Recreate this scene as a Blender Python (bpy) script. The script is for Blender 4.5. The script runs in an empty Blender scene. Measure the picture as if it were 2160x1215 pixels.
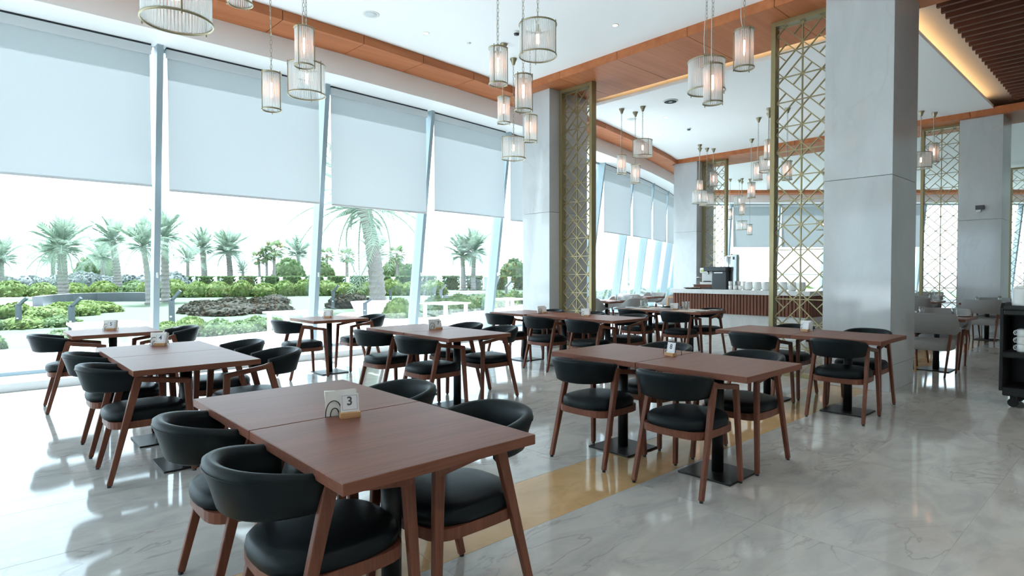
import bpy, bmesh, math, random
from mathutils import Vector, Matrix
random.seed(7)
S = bpy.context.scene
C = S.collection
PI = math.pi

# ---------------------------------------------------------------- camera
YAW, PITCH, ROLL = math.radians(47.72), math.radians(1.414), math.radians(-0.09)
CAMH = 1.36
cam_d = bpy.data.cameras.new('camera'); cam = bpy.data.objects.new('camera', cam_d); C.objects.link(cam)
cam_d.sensor_width = 36.0; cam_d.lens = 1243.0 / 2160.0 * 36.0; cam_d.clip_end = 6000
f0 = Vector((math.cos(YAW), math.sin(YAW), 0)); r0 = Vector((math.sin(YAW), -math.cos(YAW), 0)); u0 = Vector((0, 0, 1))
fw = f0 * math.cos(PITCH) - u0 * math.sin(PITCH); up = f0 * math.sin(PITCH) + u0 * math.cos(PITCH)
rt = r0 * math.cos(ROLL) + up * math.sin(ROLL); up = up * math.cos(ROLL) - r0 * math.sin(ROLL)
cam.matrix_world = Matrix(((rt.x, up.x, -fw.x, 0), (rt.y, up.y, -fw.y, 0), (rt.z, up.z, -fw.z, CAMH), (0, 0, 0, 1)))
S.camera = cam

# ---------------------------------------------------------------- sky, sun, exposure
W = bpy.data.worlds.new('world'); S.world = W; W.use_nodes = True
bg = W.node_tree.nodes['Background']; bg.inputs[0].default_value = (0.72, 0.905, 1.0, 1); bg.inputs[1].default_value = 1.2
sun_d = bpy.data.lights.new('sun', 'SUN'); sun = bpy.data.objects.new('sun', sun_d); C.objects.link(sun)
sun_d.energy = 6.8; sun_d.angle = math.radians(1.0); sun_d.color = (0.86, 0.95, 1.0)
sun.rotation_euler = Vector((0.14, 1.0, 2.03)).to_track_quat('Z', 'Y').to_euler()
S.view_settings.view_transform = 'Standard'; S.view_settings.look = 'None'
S.view_settings.exposure = 2.17; S.view_settings.gamma = 1.0; S.view_settings.use_curve_mapping = False
S.cycles.transparent_max_bounces = 32; S.cycles.max_bounces = 12; S.cycles.diffuse_bounces = 6
S.cycles.glossy_bounces = 4; S.cycles.sample_clamp_indirect = 6.0; S.cycles.use_denoising = True
S.cycles.caustics_reflective = False; S.cycles.caustics_refractive = False

# ---------------------------------------------------------------- materials
M = {}
def nmat(name):
    m = bpy.data.materials.new(name); m.use_nodes = True; M[name] = m
    nt = m.node_tree; b = nt.nodes['Principled BSDF']
    return m, nt, b
def plain(name, col, rough=0.5, metal=0.0, bump=0.0, bscale=200.0, var=0.0, emit=None, estr=0.0, spec=0.5, coat=0.0):
    m, nt, b = nmat(name)
    b.inputs['Base Color'].default_value = (*col, 1); b.inputs['Roughness'].default_value = rough
    b.inputs['Metallic'].default_value = metal; b.inputs['Specular IOR Level'].default_value = spec
    b.inputs['Coat Weight'].default_value = coat
    tc = nt.nodes.new('ShaderNodeTexCoord'); nz = nt.nodes.new('ShaderNodeTexNoise')
    nz.inputs['Scale'].default_value = bscale; nz.inputs['Detail'].default_value = 3
    nt.links.new(tc.outputs['Object'], nz.inputs['Vector'])
    if bump:
        bp = nt.nodes.new('ShaderNodeBump'); bp.inputs['Strength'].default_value = bump; bp.inputs['Distance'].default_value = 0.002
        nt.links.new(nz.outputs['Fac'], bp.inputs['Height']); nt.links.new(bp.outputs['Normal'], b.inputs['Normal'])
    v = var or 0.03
    mx = nt.nodes.new('ShaderNodeMixRGB'); mx.inputs[1].default_value = (*[c * (1 - v) for c in col], 1); mx.inputs[2].default_value = (*[min(1, c * (1 + v)) for c in col], 1)
    nt.links.new(nz.outputs['Fac'], mx.inputs[0]); nt.links.new(mx.outputs[0], b.inputs['Base Color'])
    if emit:
        b.inputs['Emission Color'].default_value = (*emit, 1); b.inputs['Emission Strength'].default_value = estr
    return m
def wood(name, c1, c2, rough=0.4, axis=0, scale=1.0, coat=0.0):
    m, nt, b = nmat(name)
    tc = nt.nodes.new('ShaderNodeTexCoord'); mp = nt.nodes.new('ShaderNodeMapping')
    sc = [60.0 * scale] * 3; sc[axis] = 2.2 * scale
    mp.inputs['Scale'].default_value = sc
    oi = nt.nodes.new('ShaderNodeObjectInfo'); ad = nt.nodes.new('ShaderNodeVectorMath'); ad.operation = 'ADD'
    ml = nt.nodes.new('ShaderNodeMath'); ml.operation = 'MULTIPLY'; ml.inputs[1].default_value = 37.0
    nt.links.new(oi.outputs['Random'], ml.inputs[0])
    nt.links.new(tc.outputs['Object'], mp.inputs['Vector']); nt.links.new(mp.outputs[0], ad.inputs[0]); nt.links.new(ml.outputs[0], ad.inputs[1])
    n1 = nt.nodes.new('ShaderNodeTexNoise'); n1.inputs['Scale'].default_value = 1.0; n1.inputs['Detail'].default_value = 5; n1.inputs['Roughness'].default_value = 0.65
    nt.links.new(ad.outputs[0], n1.inputs['Vector'])
    n2 = nt.nodes.new('ShaderNodeTexNoise'); n2.inputs['Scale'].default_value = 0.09; n2.inputs['Detail'].default_value = 2
    nt.links.new(ad.outputs[0], n2.inputs['Vector'])
    mxf = nt.nodes.new('ShaderNodeMath'); mxf.operation = 'MULTIPLY_ADD'; mxf.inputs[1].default_value = 0.7
    sb = nt.nodes.new('ShaderNodeMath'); sb.operation = 'MULTIPLY'; sb.inputs[1].default_value = 0.3
    nt.links.new(n2.outputs['Fac'], sb.inputs[0]); nt.links.new(n1.outputs['Fac'], mxf.inputs[0]); nt.links.new(sb.outputs[0], mxf.inputs[2])
    cr = nt.nodes.new('ShaderNodeValToRGB'); cr.color_ramp.elements[0].position = 0.3; cr.color_ramp.elements[1].position = 0.7
    cr.color_ramp.elements[0].color = (*c1, 1); cr.color_ramp.elements[1].color = (*c2, 1)
    nt.links.new(mxf.outputs[0], cr.inputs[0]); nt.links.new(cr.outputs[0], b.inputs['Base Color'])
    b.inputs['Roughness'].default_value = rough; b.inputs['Specular IOR Level'].default_value = 0.2; b.inputs['Coat Weight'].default_value = coat; b.inputs['Coat Roughness'].default_value = 0.2
    bp = nt.nodes.new('ShaderNodeBump'); bp.inputs['Strength'].default_value = 0.12; bp.inputs['Distance'].default_value = 0.001
    nt.links.new(n1.outputs['Fac'], bp.inputs['Height']); nt.links.new(bp.outputs['Normal'], b.inputs['Normal'])
    return m
def marble(name, base, dark, vein, rough=0.1, scale=1.0, veinamt=0.6, spec=0.5):
    m, nt, b = nmat(name)
    tc = nt.nodes.new('ShaderNodeTexCoord'); oi = nt.nodes.new('ShaderNodeObjectInfo')
    ml = nt.nodes.new('ShaderNodeMath'); ml.operation = 'MULTIPLY'; ml.inputs[1].default_value = 53.0
    nt.links.new(oi.outputs['Random'], ml.inputs[0])
    ad = nt.nodes.new('ShaderNodeVectorMath'); ad.operation = 'ADD'
    nt.links.new(tc.outputs['Object'], ad.inputs[0]); nt.links.new(ml.outputs[0], ad.inputs[1])
    mp = nt.nodes.new('ShaderNodeMapping'); mp.inputs['Rotation'].default_value = (0.3, 0.2, 0.55); mp.inputs['Scale'].default_value = (scale, scale * 2.2, scale)
    nt.links.new(ad.outputs[0], mp.inputs['Vector'])
    n1 = nt.nodes.new('ShaderNodeTexNoise'); n1.inputs['Scale'].default_value = 1.6; n1.inputs['Detail'].default_value = 7; n1.inputs['Roughness'].default_value = 0.62; n1.inputs['Distortion'].default_value = 1.2
    nt.links.new(mp.outputs[0], n1.inputs['Vector'])
    cr = nt.nodes.new('ShaderNodeValToRGB'); cr.color_ramp.elements[0].position = 0.33; cr.color_ramp.elements[1].position = 0.6
    cr.color_ramp.elements[0].color = (*dark, 1); cr.color_ramp.elements[1].color = (*base, 1)
    nt.links.new(n1.outputs['Fac'], cr.inputs[0])
    n2 = nt.nodes.new('ShaderNodeTexNoise'); n2.inputs['Scale'].default_value = 1.1; n2.inputs['Detail'].default_value = 9; n2.inputs['Distortion'].default_value = 0.7
    nt.links.new(mp.outputs[0], n2.inputs['Vector'])
    c2 = nt.nodes.new('ShaderNodeValToRGB'); e = c2.color_ramp.elements
    e[0].position = 0.486; e[0].color = (0, 0, 0, 1); e[1].position = 0.514; e[1].color = (0, 0, 0, 1)
    mid = c2.color_ramp.elements.new(0.5); mid.color = (veinamt, veinamt, veinamt, 1)
    nt.links.new(n2.outputs['Fac'], c2.inputs[0])
    n3 = nt.nodes.new('ShaderNodeTexNoise'); n3.inputs['Scale'].default_value = 0.9
    nt.links.new(ad.outputs[0], n3.inputs['Vector'])
    c3 = nt.nodes.new('ShaderNodeValToRGB'); c3.color_ramp.elements[0].position = 0.45; c3.color_ramp.elements[1].position = 0.6
    nt.links.new(n3.outputs['Fac'], c3.inputs[0])
    mu = nt.nodes.new('ShaderNodeMath'); mu.operation = 'MULTIPLY'; nt.links.new(c2.outputs[0], mu.inputs[0]); nt.links.new(c3.outputs[0], mu.inputs[1])
    mx = nt.nodes.new('ShaderNodeMixRGB'); mx.inputs[2].default_value = (*vein, 1)
    nt.links.new(mu.outputs[0], mx.inputs[0]); nt.links.new(cr.outputs[0], mx.inputs[1]); nt.links.new(mx.outputs[0], b.inputs['Base Color'])
    b.inputs['Roughness'].default_value = rough; b.inputs['Specular IOR Level'].default_value = spec
    return m
def thin_glass(name, tint, lo, hi, gloss_rough=0.0, body=None, body_f=0.0):
    m = bpy.data.materials.new(name); m.use_nodes = True; M[name] = m
    nt = m.node_tree; nt.nodes.clear()
    out = nt.nodes.new('ShaderNodeOutputMaterial'); tr = nt.nodes.new('ShaderNodeBsdfTransparent'); tr.inputs[0].default_value = (*tint, 1)
    gl = nt.nodes.new('ShaderNodeBsdfGlossy'); gl.inputs['Roughness'].default_value = gloss_rough; gl.inputs[0].default_value = (0.95, 0.98, 1, 1)
    lw = nt.nodes.new('ShaderNodeLayerWeight'); lw.inputs[0].default_value = 0.35
    mr = nt.nodes.new('ShaderNodeMapRange'); mr.inputs['To Min'].default_value = lo; mr.inputs['To Max'].default_value = hi
    nt.links.new(lw.outputs['Facing'], mr.inputs['Value'])
    mx = nt.nodes.new('ShaderNodeMixShader'); nt.links.new(mr.outputs[0], mx.inputs[0]); nt.links.new(tr.outputs[0], mx.inputs[1]); nt.links.new(gl.outputs[0], mx.inputs[2])
    last = mx
    if body:
        df = nt.nodes.new('ShaderNodeBsdfTranslucent'); df.inputs[0].default_value = (*body, 1)
        d2 = nt.nodes.new('ShaderNodeBsdfDiffuse'); d2.inputs[0].default_value = (*body, 1)
        ma = nt.nodes.new('ShaderNodeMixShader'); ma.inputs[0].default_value = 0.5; nt.links.new(df.outputs[0], ma.inputs[1]); nt.links.new(d2.outputs[0], ma.inputs[2])
        m2 = nt.nodes.new('ShaderNodeMixShader'); m2.inputs[0].default_value = body_f
        nt.links.new(mx.outputs[0], m2.inputs[1]); nt.links.new(ma.outputs[0], m2.inputs[2]); last = m2
    nt.links.new(last.outputs[0], out.inputs[0])
    return m
def leafmat(name, c1, c2, trans=0.35, scale=3.0):
    m = bpy.data.materials.new(name); m.use_nodes = True; M[name] = m
    nt = m.node_tree; b = nt.nodes['Principled BSDF']; out = nt.nodes['Material Output']
    tc = nt.nodes.new('ShaderNodeTexCoord'); nz = nt.nodes.new('ShaderNodeTexNoise'); nz.inputs['Scale'].default_value = scale; nz.inputs['Detail'].default_value = 4
    cr = nt.nodes.new('ShaderNodeValToRGB'); cr.color_ramp.elements[0].position = 0.35; cr.color_ramp.elements[1].position = 0.65
    cr.color_ramp.elements[0].color = (*c1, 1); cr.color_ramp.elements[1].color = (*c2, 1)
    nt.links.new(tc.outputs['Object'], nz.inputs['Vector']); nt.links.new(nz.outputs['Fac'], cr.inputs[0]); nt.links.new(cr.outputs[0], b.inputs['Base Color'])
    b.inputs['Roughness'].default_value = 0.7; b.inputs['Specular IOR Level'].default_value = 0.1
    tl = nt.nodes.new('ShaderNodeBsdfTranslucent'); nt.links.new(cr.outputs[0], tl.inputs[0])
    mx = nt.nodes.new('ShaderNodeMixShader'); mx.inputs[0].default_value = trans
    nt.links.new(b.outputs[0], mx.inputs[1]); nt.links.new(tl.outputs[0], mx.inputs[2]); nt.links.new(mx.outputs[0], out.inputs[0])
    return m

plain('paint', (0.92, 0.935, 0.935), 0.7, var=0.01, bscale=2)
plain('paint_wall', (0.82, 0.82, 0.80), 0.6, var=0.02, bscale=2)
wood('ceiling_wood', (0.36, 0.115, 0.044), (0.54, 0.195, 0.078), 0.5, 0, 0.14, 0.0)
wood('slat_wood', (0.085, 0.032, 0.02), (0.17, 0.065, 0.038), 0.5, 1, 0.7)
wood('table_wood', (0.125, 0.046, 0.029), (0.225, 0.086, 0.055), 0.42, 0, 1.6, 0.0)
wood('chair_wood', (0.115, 0.041, 0.025), (0.215, 0.081, 0.051), 0.38, 2, 1.2)
wood('counter_wood', (0.15, 0.058, 0.036), (0.27, 0.115, 0.075), 0.45, 2, 1.2)
wood('light_wood', (0.42, 0.23, 0.11), (0.60, 0.36, 0.19), 0.5, 0, 1.5)
marble('floor_marble', (0.50, 0.495, 0.475), (0.40, 0.40, 0.392), (0.20, 0.175, 0.15), 0.07, 1.3, 0.42, 0.4)
marble('beige_marble', (0.56, 0.37, 0.19), (0.49, 0.315, 0.155), (0.36, 0.24, 0.13), 0.07, 1.4, 0.3)
marble('column_marble', (0.55, 0.575, 0.585), (0.49, 0.515, 0.53), (0.45, 0.45, 0.43), 0.09, 0.5, 0.35)
marble('counter_marble', (0.76, 0.77, 0.76), (0.68, 0.70, 0.69), (0.45, 0.45, 0.43), 0.15, 1.2, 0.3)
plain('leather', (0.005, 0.0095, 0.012), 0.42, bump=0.15, bscale=260, var=0.15, spec=0.16)
plain('grey_fabric', (0.33, 0.33, 0.325), 0.9, bump=0.2, bscale=500, var=0.08)
plain('black_metal', (0.012, 0.013, 0.014), 0.38, 0.3)
plain('brass', (0.28, 0.228, 0.115), 0.36, 0.5, var=0.05, bscale=20)
plain('antique_brass', (0.33, 0.29, 0.19), 0.38, 0.8, var=0.06, bscale=30)
plain('aluminium', (0.30, 0.38, 0.42), 0.42, 0.1)
plain('chrome', (0.55, 0.57, 0.58), 0.18, 1.0)
plain('dark_gap', (0.02, 0.025, 0.03), 0.8)
plain('cassette', (0.62, 0.66, 0.68), 0.6)
plain('white_ceramic', (0.82, 0.84, 0.83), 0.18)
plain('white_plastic', (0.75, 0.76, 0.74), 0.35)
plain('trolley_black', (0.010, 0.011, 0.012), 0.5, spec=0.3)
plain('dark_plastic', (0.025, 0.032, 0.038), 0.35)
plain('paper', (0.78, 0.77, 0.74), 0.9, bump=0.1, bscale=120)
plain('card', (0.74, 0.74, 0.76), 0.5)
plain('ink', (0.07, 0.075, 0.085), 0.6)
plain('linen', (0.62, 0.60, 0.53), 0.9, bump=0.2, bscale=300)
plain('burgundy', (0.10, 0.02, 0.03), 0.6)
plain('screen_green', (0.45, 0.52, 0.12), 0.4)
plain('filament', (1.0, 0.55, 0.3), 0.5, emit=(1.0, 0.60, 0.42), estr=3.2)
plain('cove_lamp', (1.0, 0.7, 0.4), 0.5, emit=(1.0, 0.58, 0.24), estr=1.3)
plain('downlight_lamp', (1.0, 0.8, 0.6), 0.5, emit=(1.0, 0.70, 0.45), estr=2.5)
plain('terrace', (0.78, 0.76, 0.74), 0.8, var=0.05, bscale=1.5)
plain('outdoor_white', (0.80, 0.78, 0.76), 0.5)
plain('dark_stone', (0.065, 0.075, 0.085), 0.5, var=0.1, bscale=3)
plain('bollard_paint', (0.06, 0.075, 0.09), 0.5)
plain('lawn', (0.033, 0.062, 0.024), 0.9, var=0.16, bscale=1.2)
plain('soil', (0.13, 0.125, 0.11), 0.95, var=0.1, bscale=0.5)
plain('sea', (0.34, 0.47, 0.56), 0.5, var=0.04, bscale=0.02)
plain('trunk', (0.20, 0.185, 0.17), 0.95, bump=0.8, bscale=30, var=0.3)
leafmat('date_leaf', (0.2093, 0.2818, 0.2152), (0.3561, 0.4387, 0.3462))  # leaf colour paled to carry the garden haze
leafmat('fan_leaf', (0.0871, 0.1365, 0.0714), (0.1743, 0.2289, 0.1092))
leafmat('dry_leaf', (0.1434, 0.1248, 0.0498), (0.1716, 0.156, 0.0684))
leafmat('bright_green', (0.084, 0.1331, 0.0349), (0.1539, 0.2029, 0.0699))
leafmat('mid_green', (0.0672, 0.1134, 0.0462), (0.1264, 0.1766, 0.0802))
leafmat('dark_shrub', (0.0234, 0.0279, 0.0196), (0.0481, 0.042, 0.0269))
leafmat('silver_green', (0.1142, 0.1404, 0.1332), (0.1974, 0.221, 0.2128))
thin_glass('pane_glass', (0.955, 0.978, 0.992), 0.025, 0.55)
thin_glass('rod_glass', (0.96, 0.98, 0.98), 0.06, 0.4, 0.05, (0.92, 0.95, 0.95), 0.40)
thin_glass('bulb_glass', (1.0, 0.93, 0.85), 0.06, 0.5)
thin_glass('tumbler_glass', (0.94, 0.97, 0.97), 0.08, 0.7)
def blind_material():
    m = bpy.data.materials.new('blind_fabric'); m.use_nodes = True; M['blind_fabric'] = m
    nt = m.node_tree; nt.nodes.clear(); out = nt.nodes.new('ShaderNodeOutputMaterial')
    tc = nt.nodes.new('ShaderNodeTexCoord'); nz = nt.nodes.new('ShaderNodeTexNoise'); nz.inputs['Scale'].default_value = 350; nt.links.new(tc.outputs['Object'], nz.inputs['Vector'])
    mxc = nt.nodes.new('ShaderNodeMixRGB'); mxc.inputs[1].default_value = (0.66, 0.71, 0.73, 1); mxc.inputs[2].default_value = (0.72, 0.76, 0.78, 1); nt.links.new(nz.outputs['Fac'], mxc.inputs[0])
    d = nt.nodes.new('ShaderNodeBsdfDiffuse'); t = nt.nodes.new('ShaderNodeBsdfTranslucent'); tr = nt.nodes.new('ShaderNodeBsdfTransparent')
    nt.links.new(mxc.outputs[0], d.inputs[0])
    t.inputs[0].default_value = (0.465, 0.48, 0.485, 1)
    a = nt.nodes.new('ShaderNodeMixShader'); a.inputs[0].default_value = 0.62
    nt.links.new(d.outputs[0], a.inputs[1]); nt.links.new(t.outputs[0], a.inputs[2])
    b2 = nt.nodes.new('ShaderNodeMixShader'); b2.inputs[0].default_value = 0.02
    nt.links.new(a.outputs[0], b2.inputs[1]); nt.links.new(tr.outputs[0], b2.inputs[2]); nt.links.new(b2.outputs[0], out.inputs[0])
blind_material()

# ---------------------------------------------------------------- mesh helpers
class MB:
    def __init__(s): s.v = []; s.f = []; s.sm = []
    def add(s, vs, fs, smooth=False):
        n = len(s.v); s.v += [tuple(p) for p in vs]
        for f in fs: s.f.append(tuple(i + n for i in f)); s.sm.append(smooth)
        return s
    def box(s, a, b):
        x0, y0, z0 = a; x1, y1, z1 = b
        return s.add([(x0, y0, z0), (x1, y0, z0), (x1, y1, z0), (x0, y1, z0), (x0, y0, z1), (x1, y0, z1), (x1, y1, z1), (x0, y1, z1)],
                     [(3, 2, 1, 0), (4, 5, 6, 7), (0, 1, 5, 4), (1, 2, 6, 5), (2, 3, 7, 6), (3, 0, 4, 7)])
    def prism(s, poly, z0, z1):
        n = len(poly); vs = [(x, y, z0) for x, y in poly] + [(x, y, z1) for x, y in poly]
        fs = [tuple(range(n))[::-1], tuple(range(n, 2 * n))] + [(i, (i + 1) % n, n + (i + 1) % n, n + i) for i in range(n)]
        return s.add(vs, fs)
    def bar(s, p, q, w, h, side=(0, 1, 0), w2=None, h2=None):
        p, q, sd = Vector(p), Vector(q), Vector(side); d = (q - p).normalized()
        sd = (sd - d * sd.dot(d)).normalized(); n = d.cross(sd)
        w2 = w2 or w; h2 = h2 or h; vs = []
        for c, ww, hh in ((p, w, h), (q, w2, h2)):
            for a, b in ((-1, -1), (1, -1), (1, 1), (-1, 1)): vs.append(c + sd * (a * ww / 2) + n * (b * hh / 2))
        return s.add(vs, [(3, 2, 1, 0), (4, 5, 6, 7), (0, 1, 5, 4), (1, 2, 6, 5), (2, 3, 7, 6), (3, 0, 4, 7)])
    def tube(s, pts, r, n=8, cap=True, radii=None):
        pts = [Vector(p) for p in pts]; vs = []; fs = []; prev = None
        for i, p in enumerate(pts):
            d = (pts[min(i + 1, len(pts) - 1)] - pts[max(i - 1, 0)]).normalized()
            if prev is None: a = d.orthogonal().normalized()
            else:
                a = prev - d * prev.dot(d); a = a.normalized() if a.length > 1e-6 else d.orthogonal().normalized()
            prev = a; b = d.cross(a); rr = radii[i] if radii else r
            for k in range(n):
                t = 2 * PI * k / n; vs.append(p + (a * math.cos(t) + b * math.sin(t)) * rr)
        for i in range(len(pts) - 1):
            for k in range(n): fs.append((i * n + k, i * n + (k + 1) % n, (i + 1) * n + (k + 1) % n, (i + 1) * n + k))
        s.add(vs, fs, n > 4)
        if cap:
            m = len(s.v) - len(vs); s.f.append(tuple(m + k for k in range(n))[::-1]); s.sm.append(False)
            s.f.append(tuple(m + (len(pts) - 1) * n + k for k in range(n))); s.sm.append(False)
        return s
    def ring(s, c, r, t, n=24, m=6, h=None):
        c = Vector(c); h = h or t; vs = []; fs = []
        for i in range(n):
            a = 2 * PI * i / n
            for k in range(m):
                b = 2 * PI * k / m; rr = r + t * math.cos(b); vs.append(c + Vector((rr * math.cos(a), rr * math.sin(a), h * math.sin(b))))
        for i in range(n):
            for k in range(m): fs.append((i * m + k, ((i + 1) % n) * m + k, ((i + 1) % n) * m + (k + 1) % m, i * m + (k + 1) % m))
        return s.add(vs, fs, True)
    def lathe(s, prof, n=20, c=(0, 0, 0), smooth=True):
        vs = []; fs = []; rows = []
        for r, z in prof:
            if r < 1e-6: rows.append([len(vs)]); vs.append((c[0], c[1], c[2] + z))
            else:
                rows.append(list(range(len(vs), len(vs) + n)))
                for k in range(n):
                    a = 2 * PI * k / n; vs.append((c[0] + r * math.cos(a), c[1] + r * math.sin(a), c[2] + z))
        for A, B in zip(rows, rows[1:]):
            for k in range(n):
                k2 = (k + 1) % n
                if len(A) == 1 and len(B) == 1: continue
                if len(A) == 1: fs.append((A[0], B[k2], B[k]))
                elif len(B) == 1: fs.append((A[k], A[k2], B[0]))
                else: fs.append((A[k], A[k2], B[k2], B[k]))
        return s.add(vs, fs, smooth)
    def sweep(s, sections, closed=True, cap=True, smooth=True):
        n = len(sections[0]); vs = [p for sec in sections for p in sec]; fs = []
        for i in range(len(sections) - 1):
            for k in range(n if closed else n - 1): fs.append((i * n + k, i * n + (k + 1) % n, (i + 1) * n + (k + 1) % n, (i + 1) * n + k))
        s.add(vs, fs, smooth)
        if cap and closed:
            m = len(s.v) - len(vs); s.f.append(tuple(m + k for k in range(n))[::-1]); s.sm.append(False)
            s.f.append(tuple(m + (len(sections) - 1) * n + k for k in range(n))); s.sm.append(False)
        return s
    def mesh(s, name, mat):
        me = bpy.data.meshes.new(name); me.from_pydata(s.v, [], s.f); me.polygons.foreach_set('use_smooth', s.sm)
        bm = bmesh.new(); bm.from_mesh(me); bmesh.ops.recalc_face_normals(bm, faces=bm.faces); bm.to_mesh(me); bm.free()
        if mat: me.materials.append(M[mat])
        me.update(); return me
    def build(s, name, mat, parent=None, bevel=0.0):
        o = bpy.data.objects.new(name, s.mesh(name, mat)); C.objects.link(o); o.parent = parent
        if bevel:
            b = o.modifiers.new('bevel', 'BEVEL'); b.width = bevel; b.segments = 2; b.limit_method = 'ANGLE'
        return o
def put(name, me, parent=None, loc=(0, 0, 0), rot=(0, 0, 0), scale=(1, 1, 1)):
    o = bpy.data.objects.new(name, me); C.objects.link(o); o.parent = parent; o.location = loc; o.rotation_euler = rot; o.scale = scale; return o
def tag(o, label=None, cat=None, group=None, kind=None):
    if label: o['label'] = label
    if cat: o['category'] = cat
    if group: o['group'] = group
    if kind: o['kind'] = kind
    return o
def empty(name, loc=(0, 0, 0), rz=0.0):
    o = bpy.data.objects.new(name, None); C.objects.link(o); o.location = loc; o.rotation_euler = (0, 0, rz); o.empty_display_size = 0.1; return o
def copy_tree(o, parent=None):
    kids = list(o.children); c = o.copy(); C.objects.link(c); c.parent = parent
    for k in kids: copy_tree(k, c)
    return c
def struct(name, mb, mat, parent=None, bevel=0.0):
    o = mb.build(name, mat, parent, bevel)
    if parent is None: o['kind'] = 'structure'
    return o
# ================================================================ THE SETTING
ZC, ZS, ZB = 4.81, 4.68, 4.35          # ceiling, wood soffit, window bulkhead
def off_curve(x): return 0.0117 * max(0.0, x - 2.0) ** 2
path = [Vector((x, 8.98 + off_curve(x))) for x in (-8.8, -6.68, -4.55, -2.43, -0.3, 1.83, 4.15, 6.25, 8.4, 10.5, 12.6, 14.7, 16.7, 18.7, 20.7, 22.8)]
NCURVE = len(path)
RD = Vector((0.740, -0.673))
for i in range(8): path.append(path[-1] + RD * 2.1)
def seg_n(a, b):
    d = (b - a).normalized(); return Vector((-d.y, d.x))
pn = []
for i in range(len(path)):
    ns = []
    if i > 0: ns.append(seg_n(path[i - 1], path[i]))
    if i < len(path) - 1: ns.append(seg_n(path[i], path[i + 1]))
    n = sum(ns, Vector((0, 0))).normalized(); pn.append(n / max(0.5, n.dot(ns[0])))
def fp(k, off, z): p = path[k] + pn[k] * off; return Vector((p.x, p.y, z))
def fpt(k, t, off, z): return fp(k, off, z).lerp(fp(k + 1, off, z), t)
NB = len(path) - 1
def fasc_y(x):
    for k in range(NB):
        a, b = fp(k, -1.23, 0), fp(k + 1, -1.23, 0)
        if a.x <= x <= b.x: return a.y + (b.y - a.y) * (x - a.x) / (b.x - a.x)
    return 7.75

# --- floor: concrete bed with marble slabs laid on it
fl = MB().prism([(-8.9, -6.6), (36.6, -6.6)] + [tuple(fp(k, 0.0, 0).xy) for k in range(len(path) - 1, -1, -1)], -0.2, -0.0012)
floor = struct('floor', fl, 'floor_marble')
tile_me = {}
def tile(x0, x1, y0, y1, mat):
    w, h = round(x1 - x0 - 0.003, 3), round(y1 - y0 - 0.003, 3)
    key = (w, h, mat)
    if key not in tile_me: tile_me[key] = MB().box((-w / 2, -h / 2, -0.0012), (w / 2, h / 2, 0.0)).mesh('floor_slab', mat)
    put('floor_slab', tile_me[key], floor, ((x0 + x1) / 2, (y0 + y1) / 2, 0))
rows = [(2.24, 2.79, 'beige_marble')] + [(2.24 - 0.785 * (i + 1), 2.24 - 0.785 * i, 'floor_marble') for i in range(5)] + [(2.79 + 0.785 * i, 2.79 + 0.785 * (i + 1), 'floor_marble') for i in range(12)]
for y0, y1, m in rows:
    x = -1.57
    while x < 19.0:
        lim = 8.90 + off_curve(x + 0.2)
        b = min(y1, lim)
        if b - y0 > 0.12: tile(x, x + 1.57, y0, b, m)
        x += 1.57

# --- facade: windows, mullions, curb, bulkhead, wood soffit, blinds
def sweep_section(sec, k0, k1):
    mb = MB(); mb.sweep([[fp(k, o, z) for o, z in sec] for k in range(k0, k1 + 1)], True, True, False); return mb
struct('baseboard_1', sweep_section([(-0.08, -0.02), (-0.08, 0.10), (0.66, 0.10), (0.66, -0.3), (0.3, -0.3)], 0, NCURVE - 1), 'column_marble')
struct('baseboard_2', sweep_section([(-0.08, -0.02), (-0.08, 0.10), (0.66, 0.10), (0.66, -0.3), (0.3, -0.3)], NCURVE - 1, NB), 'column_marble')
struct('ceiling_bulkhead', sweep_section([(-0.66, 4.95), (-0.66, ZB), (-0.035, ZB), (-0.035, 4.38), (0.06, 4.38), (0.06, 4.95)], 0, NB), 'paint')
struct('roof_edge', sweep_section([(0.05, 4.36), (0.13, 4.36), (0.13, 5.3), (0.05, 5.3)], 0, NB), 'paint')
trim_1 = tag(empty('trim_1'), kind='structure')
for k in range(NB):
    for j in range(2):
        t0, t1 = j / 2 + 0.0025, (j + 1) / 2 - 0.0025
        sec = [(-1.23, ZC + 0.02), (-1.23, ZS), (-0.66, ZS), (-0.66, ZS + 0.03), (-1.20, ZS + 0.03), (-1.20, ZC + 0.02)]
        if k == NCURVE - 1 and j == 0: t0 = 0.0
        MB().sweep([[fpt(k, t, o, z) for o, z in sec] for t in (t0, t1)], True, True, False).build('wood_panel', 'ceiling_wood', trim_1)
GZ0, GZ1, GO = 0.11, 4.345, 0.56
def gl(k, t, lam, dn=0.0):        # point on the leaning glass: lam 0 top, 1 bottom; dn outward
    return fpt(k, t, GO * lam + dn, GZ1 + (GZ0 - GZ1) * lam)
def tang(k):
    d = (path[min(k + 1, NB)] - path[max(k - 1, 0)]).normalized(); return (d.x, d.y, 0)
blind_words = {4: 'large white roller blind at the left edge of the photo', 5: 'white roller blind of the second window bay from the left', 6: 'white roller blind in front of the tall near palm',
               7: 'white roller blind just left of the marble column by the windows', 8: 'white roller blind partly hidden behind the marble column by the windows', 10: 'white roller blind nearest the gold lattice in the second dining bay',
               11: 'second white roller blind along the curved far windows', 12: 'third white roller blind along the curved far windows', 13: 'last white roller blind of the curved windows before the marble column',
               16: 'white roller blind on the end window behind the counter', 17: 'white roller blind on the end window seen through the large lattice',
               18: 'white roller blind on the end window right of the one seen through the large lattice', 19: 'far white roller blind on the end window seen through the small right lattice'}
blind_bottom = {4: 2.53, 5: 2.49, 6: 2.485, 7: 2.555, 8: 2.52}
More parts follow.
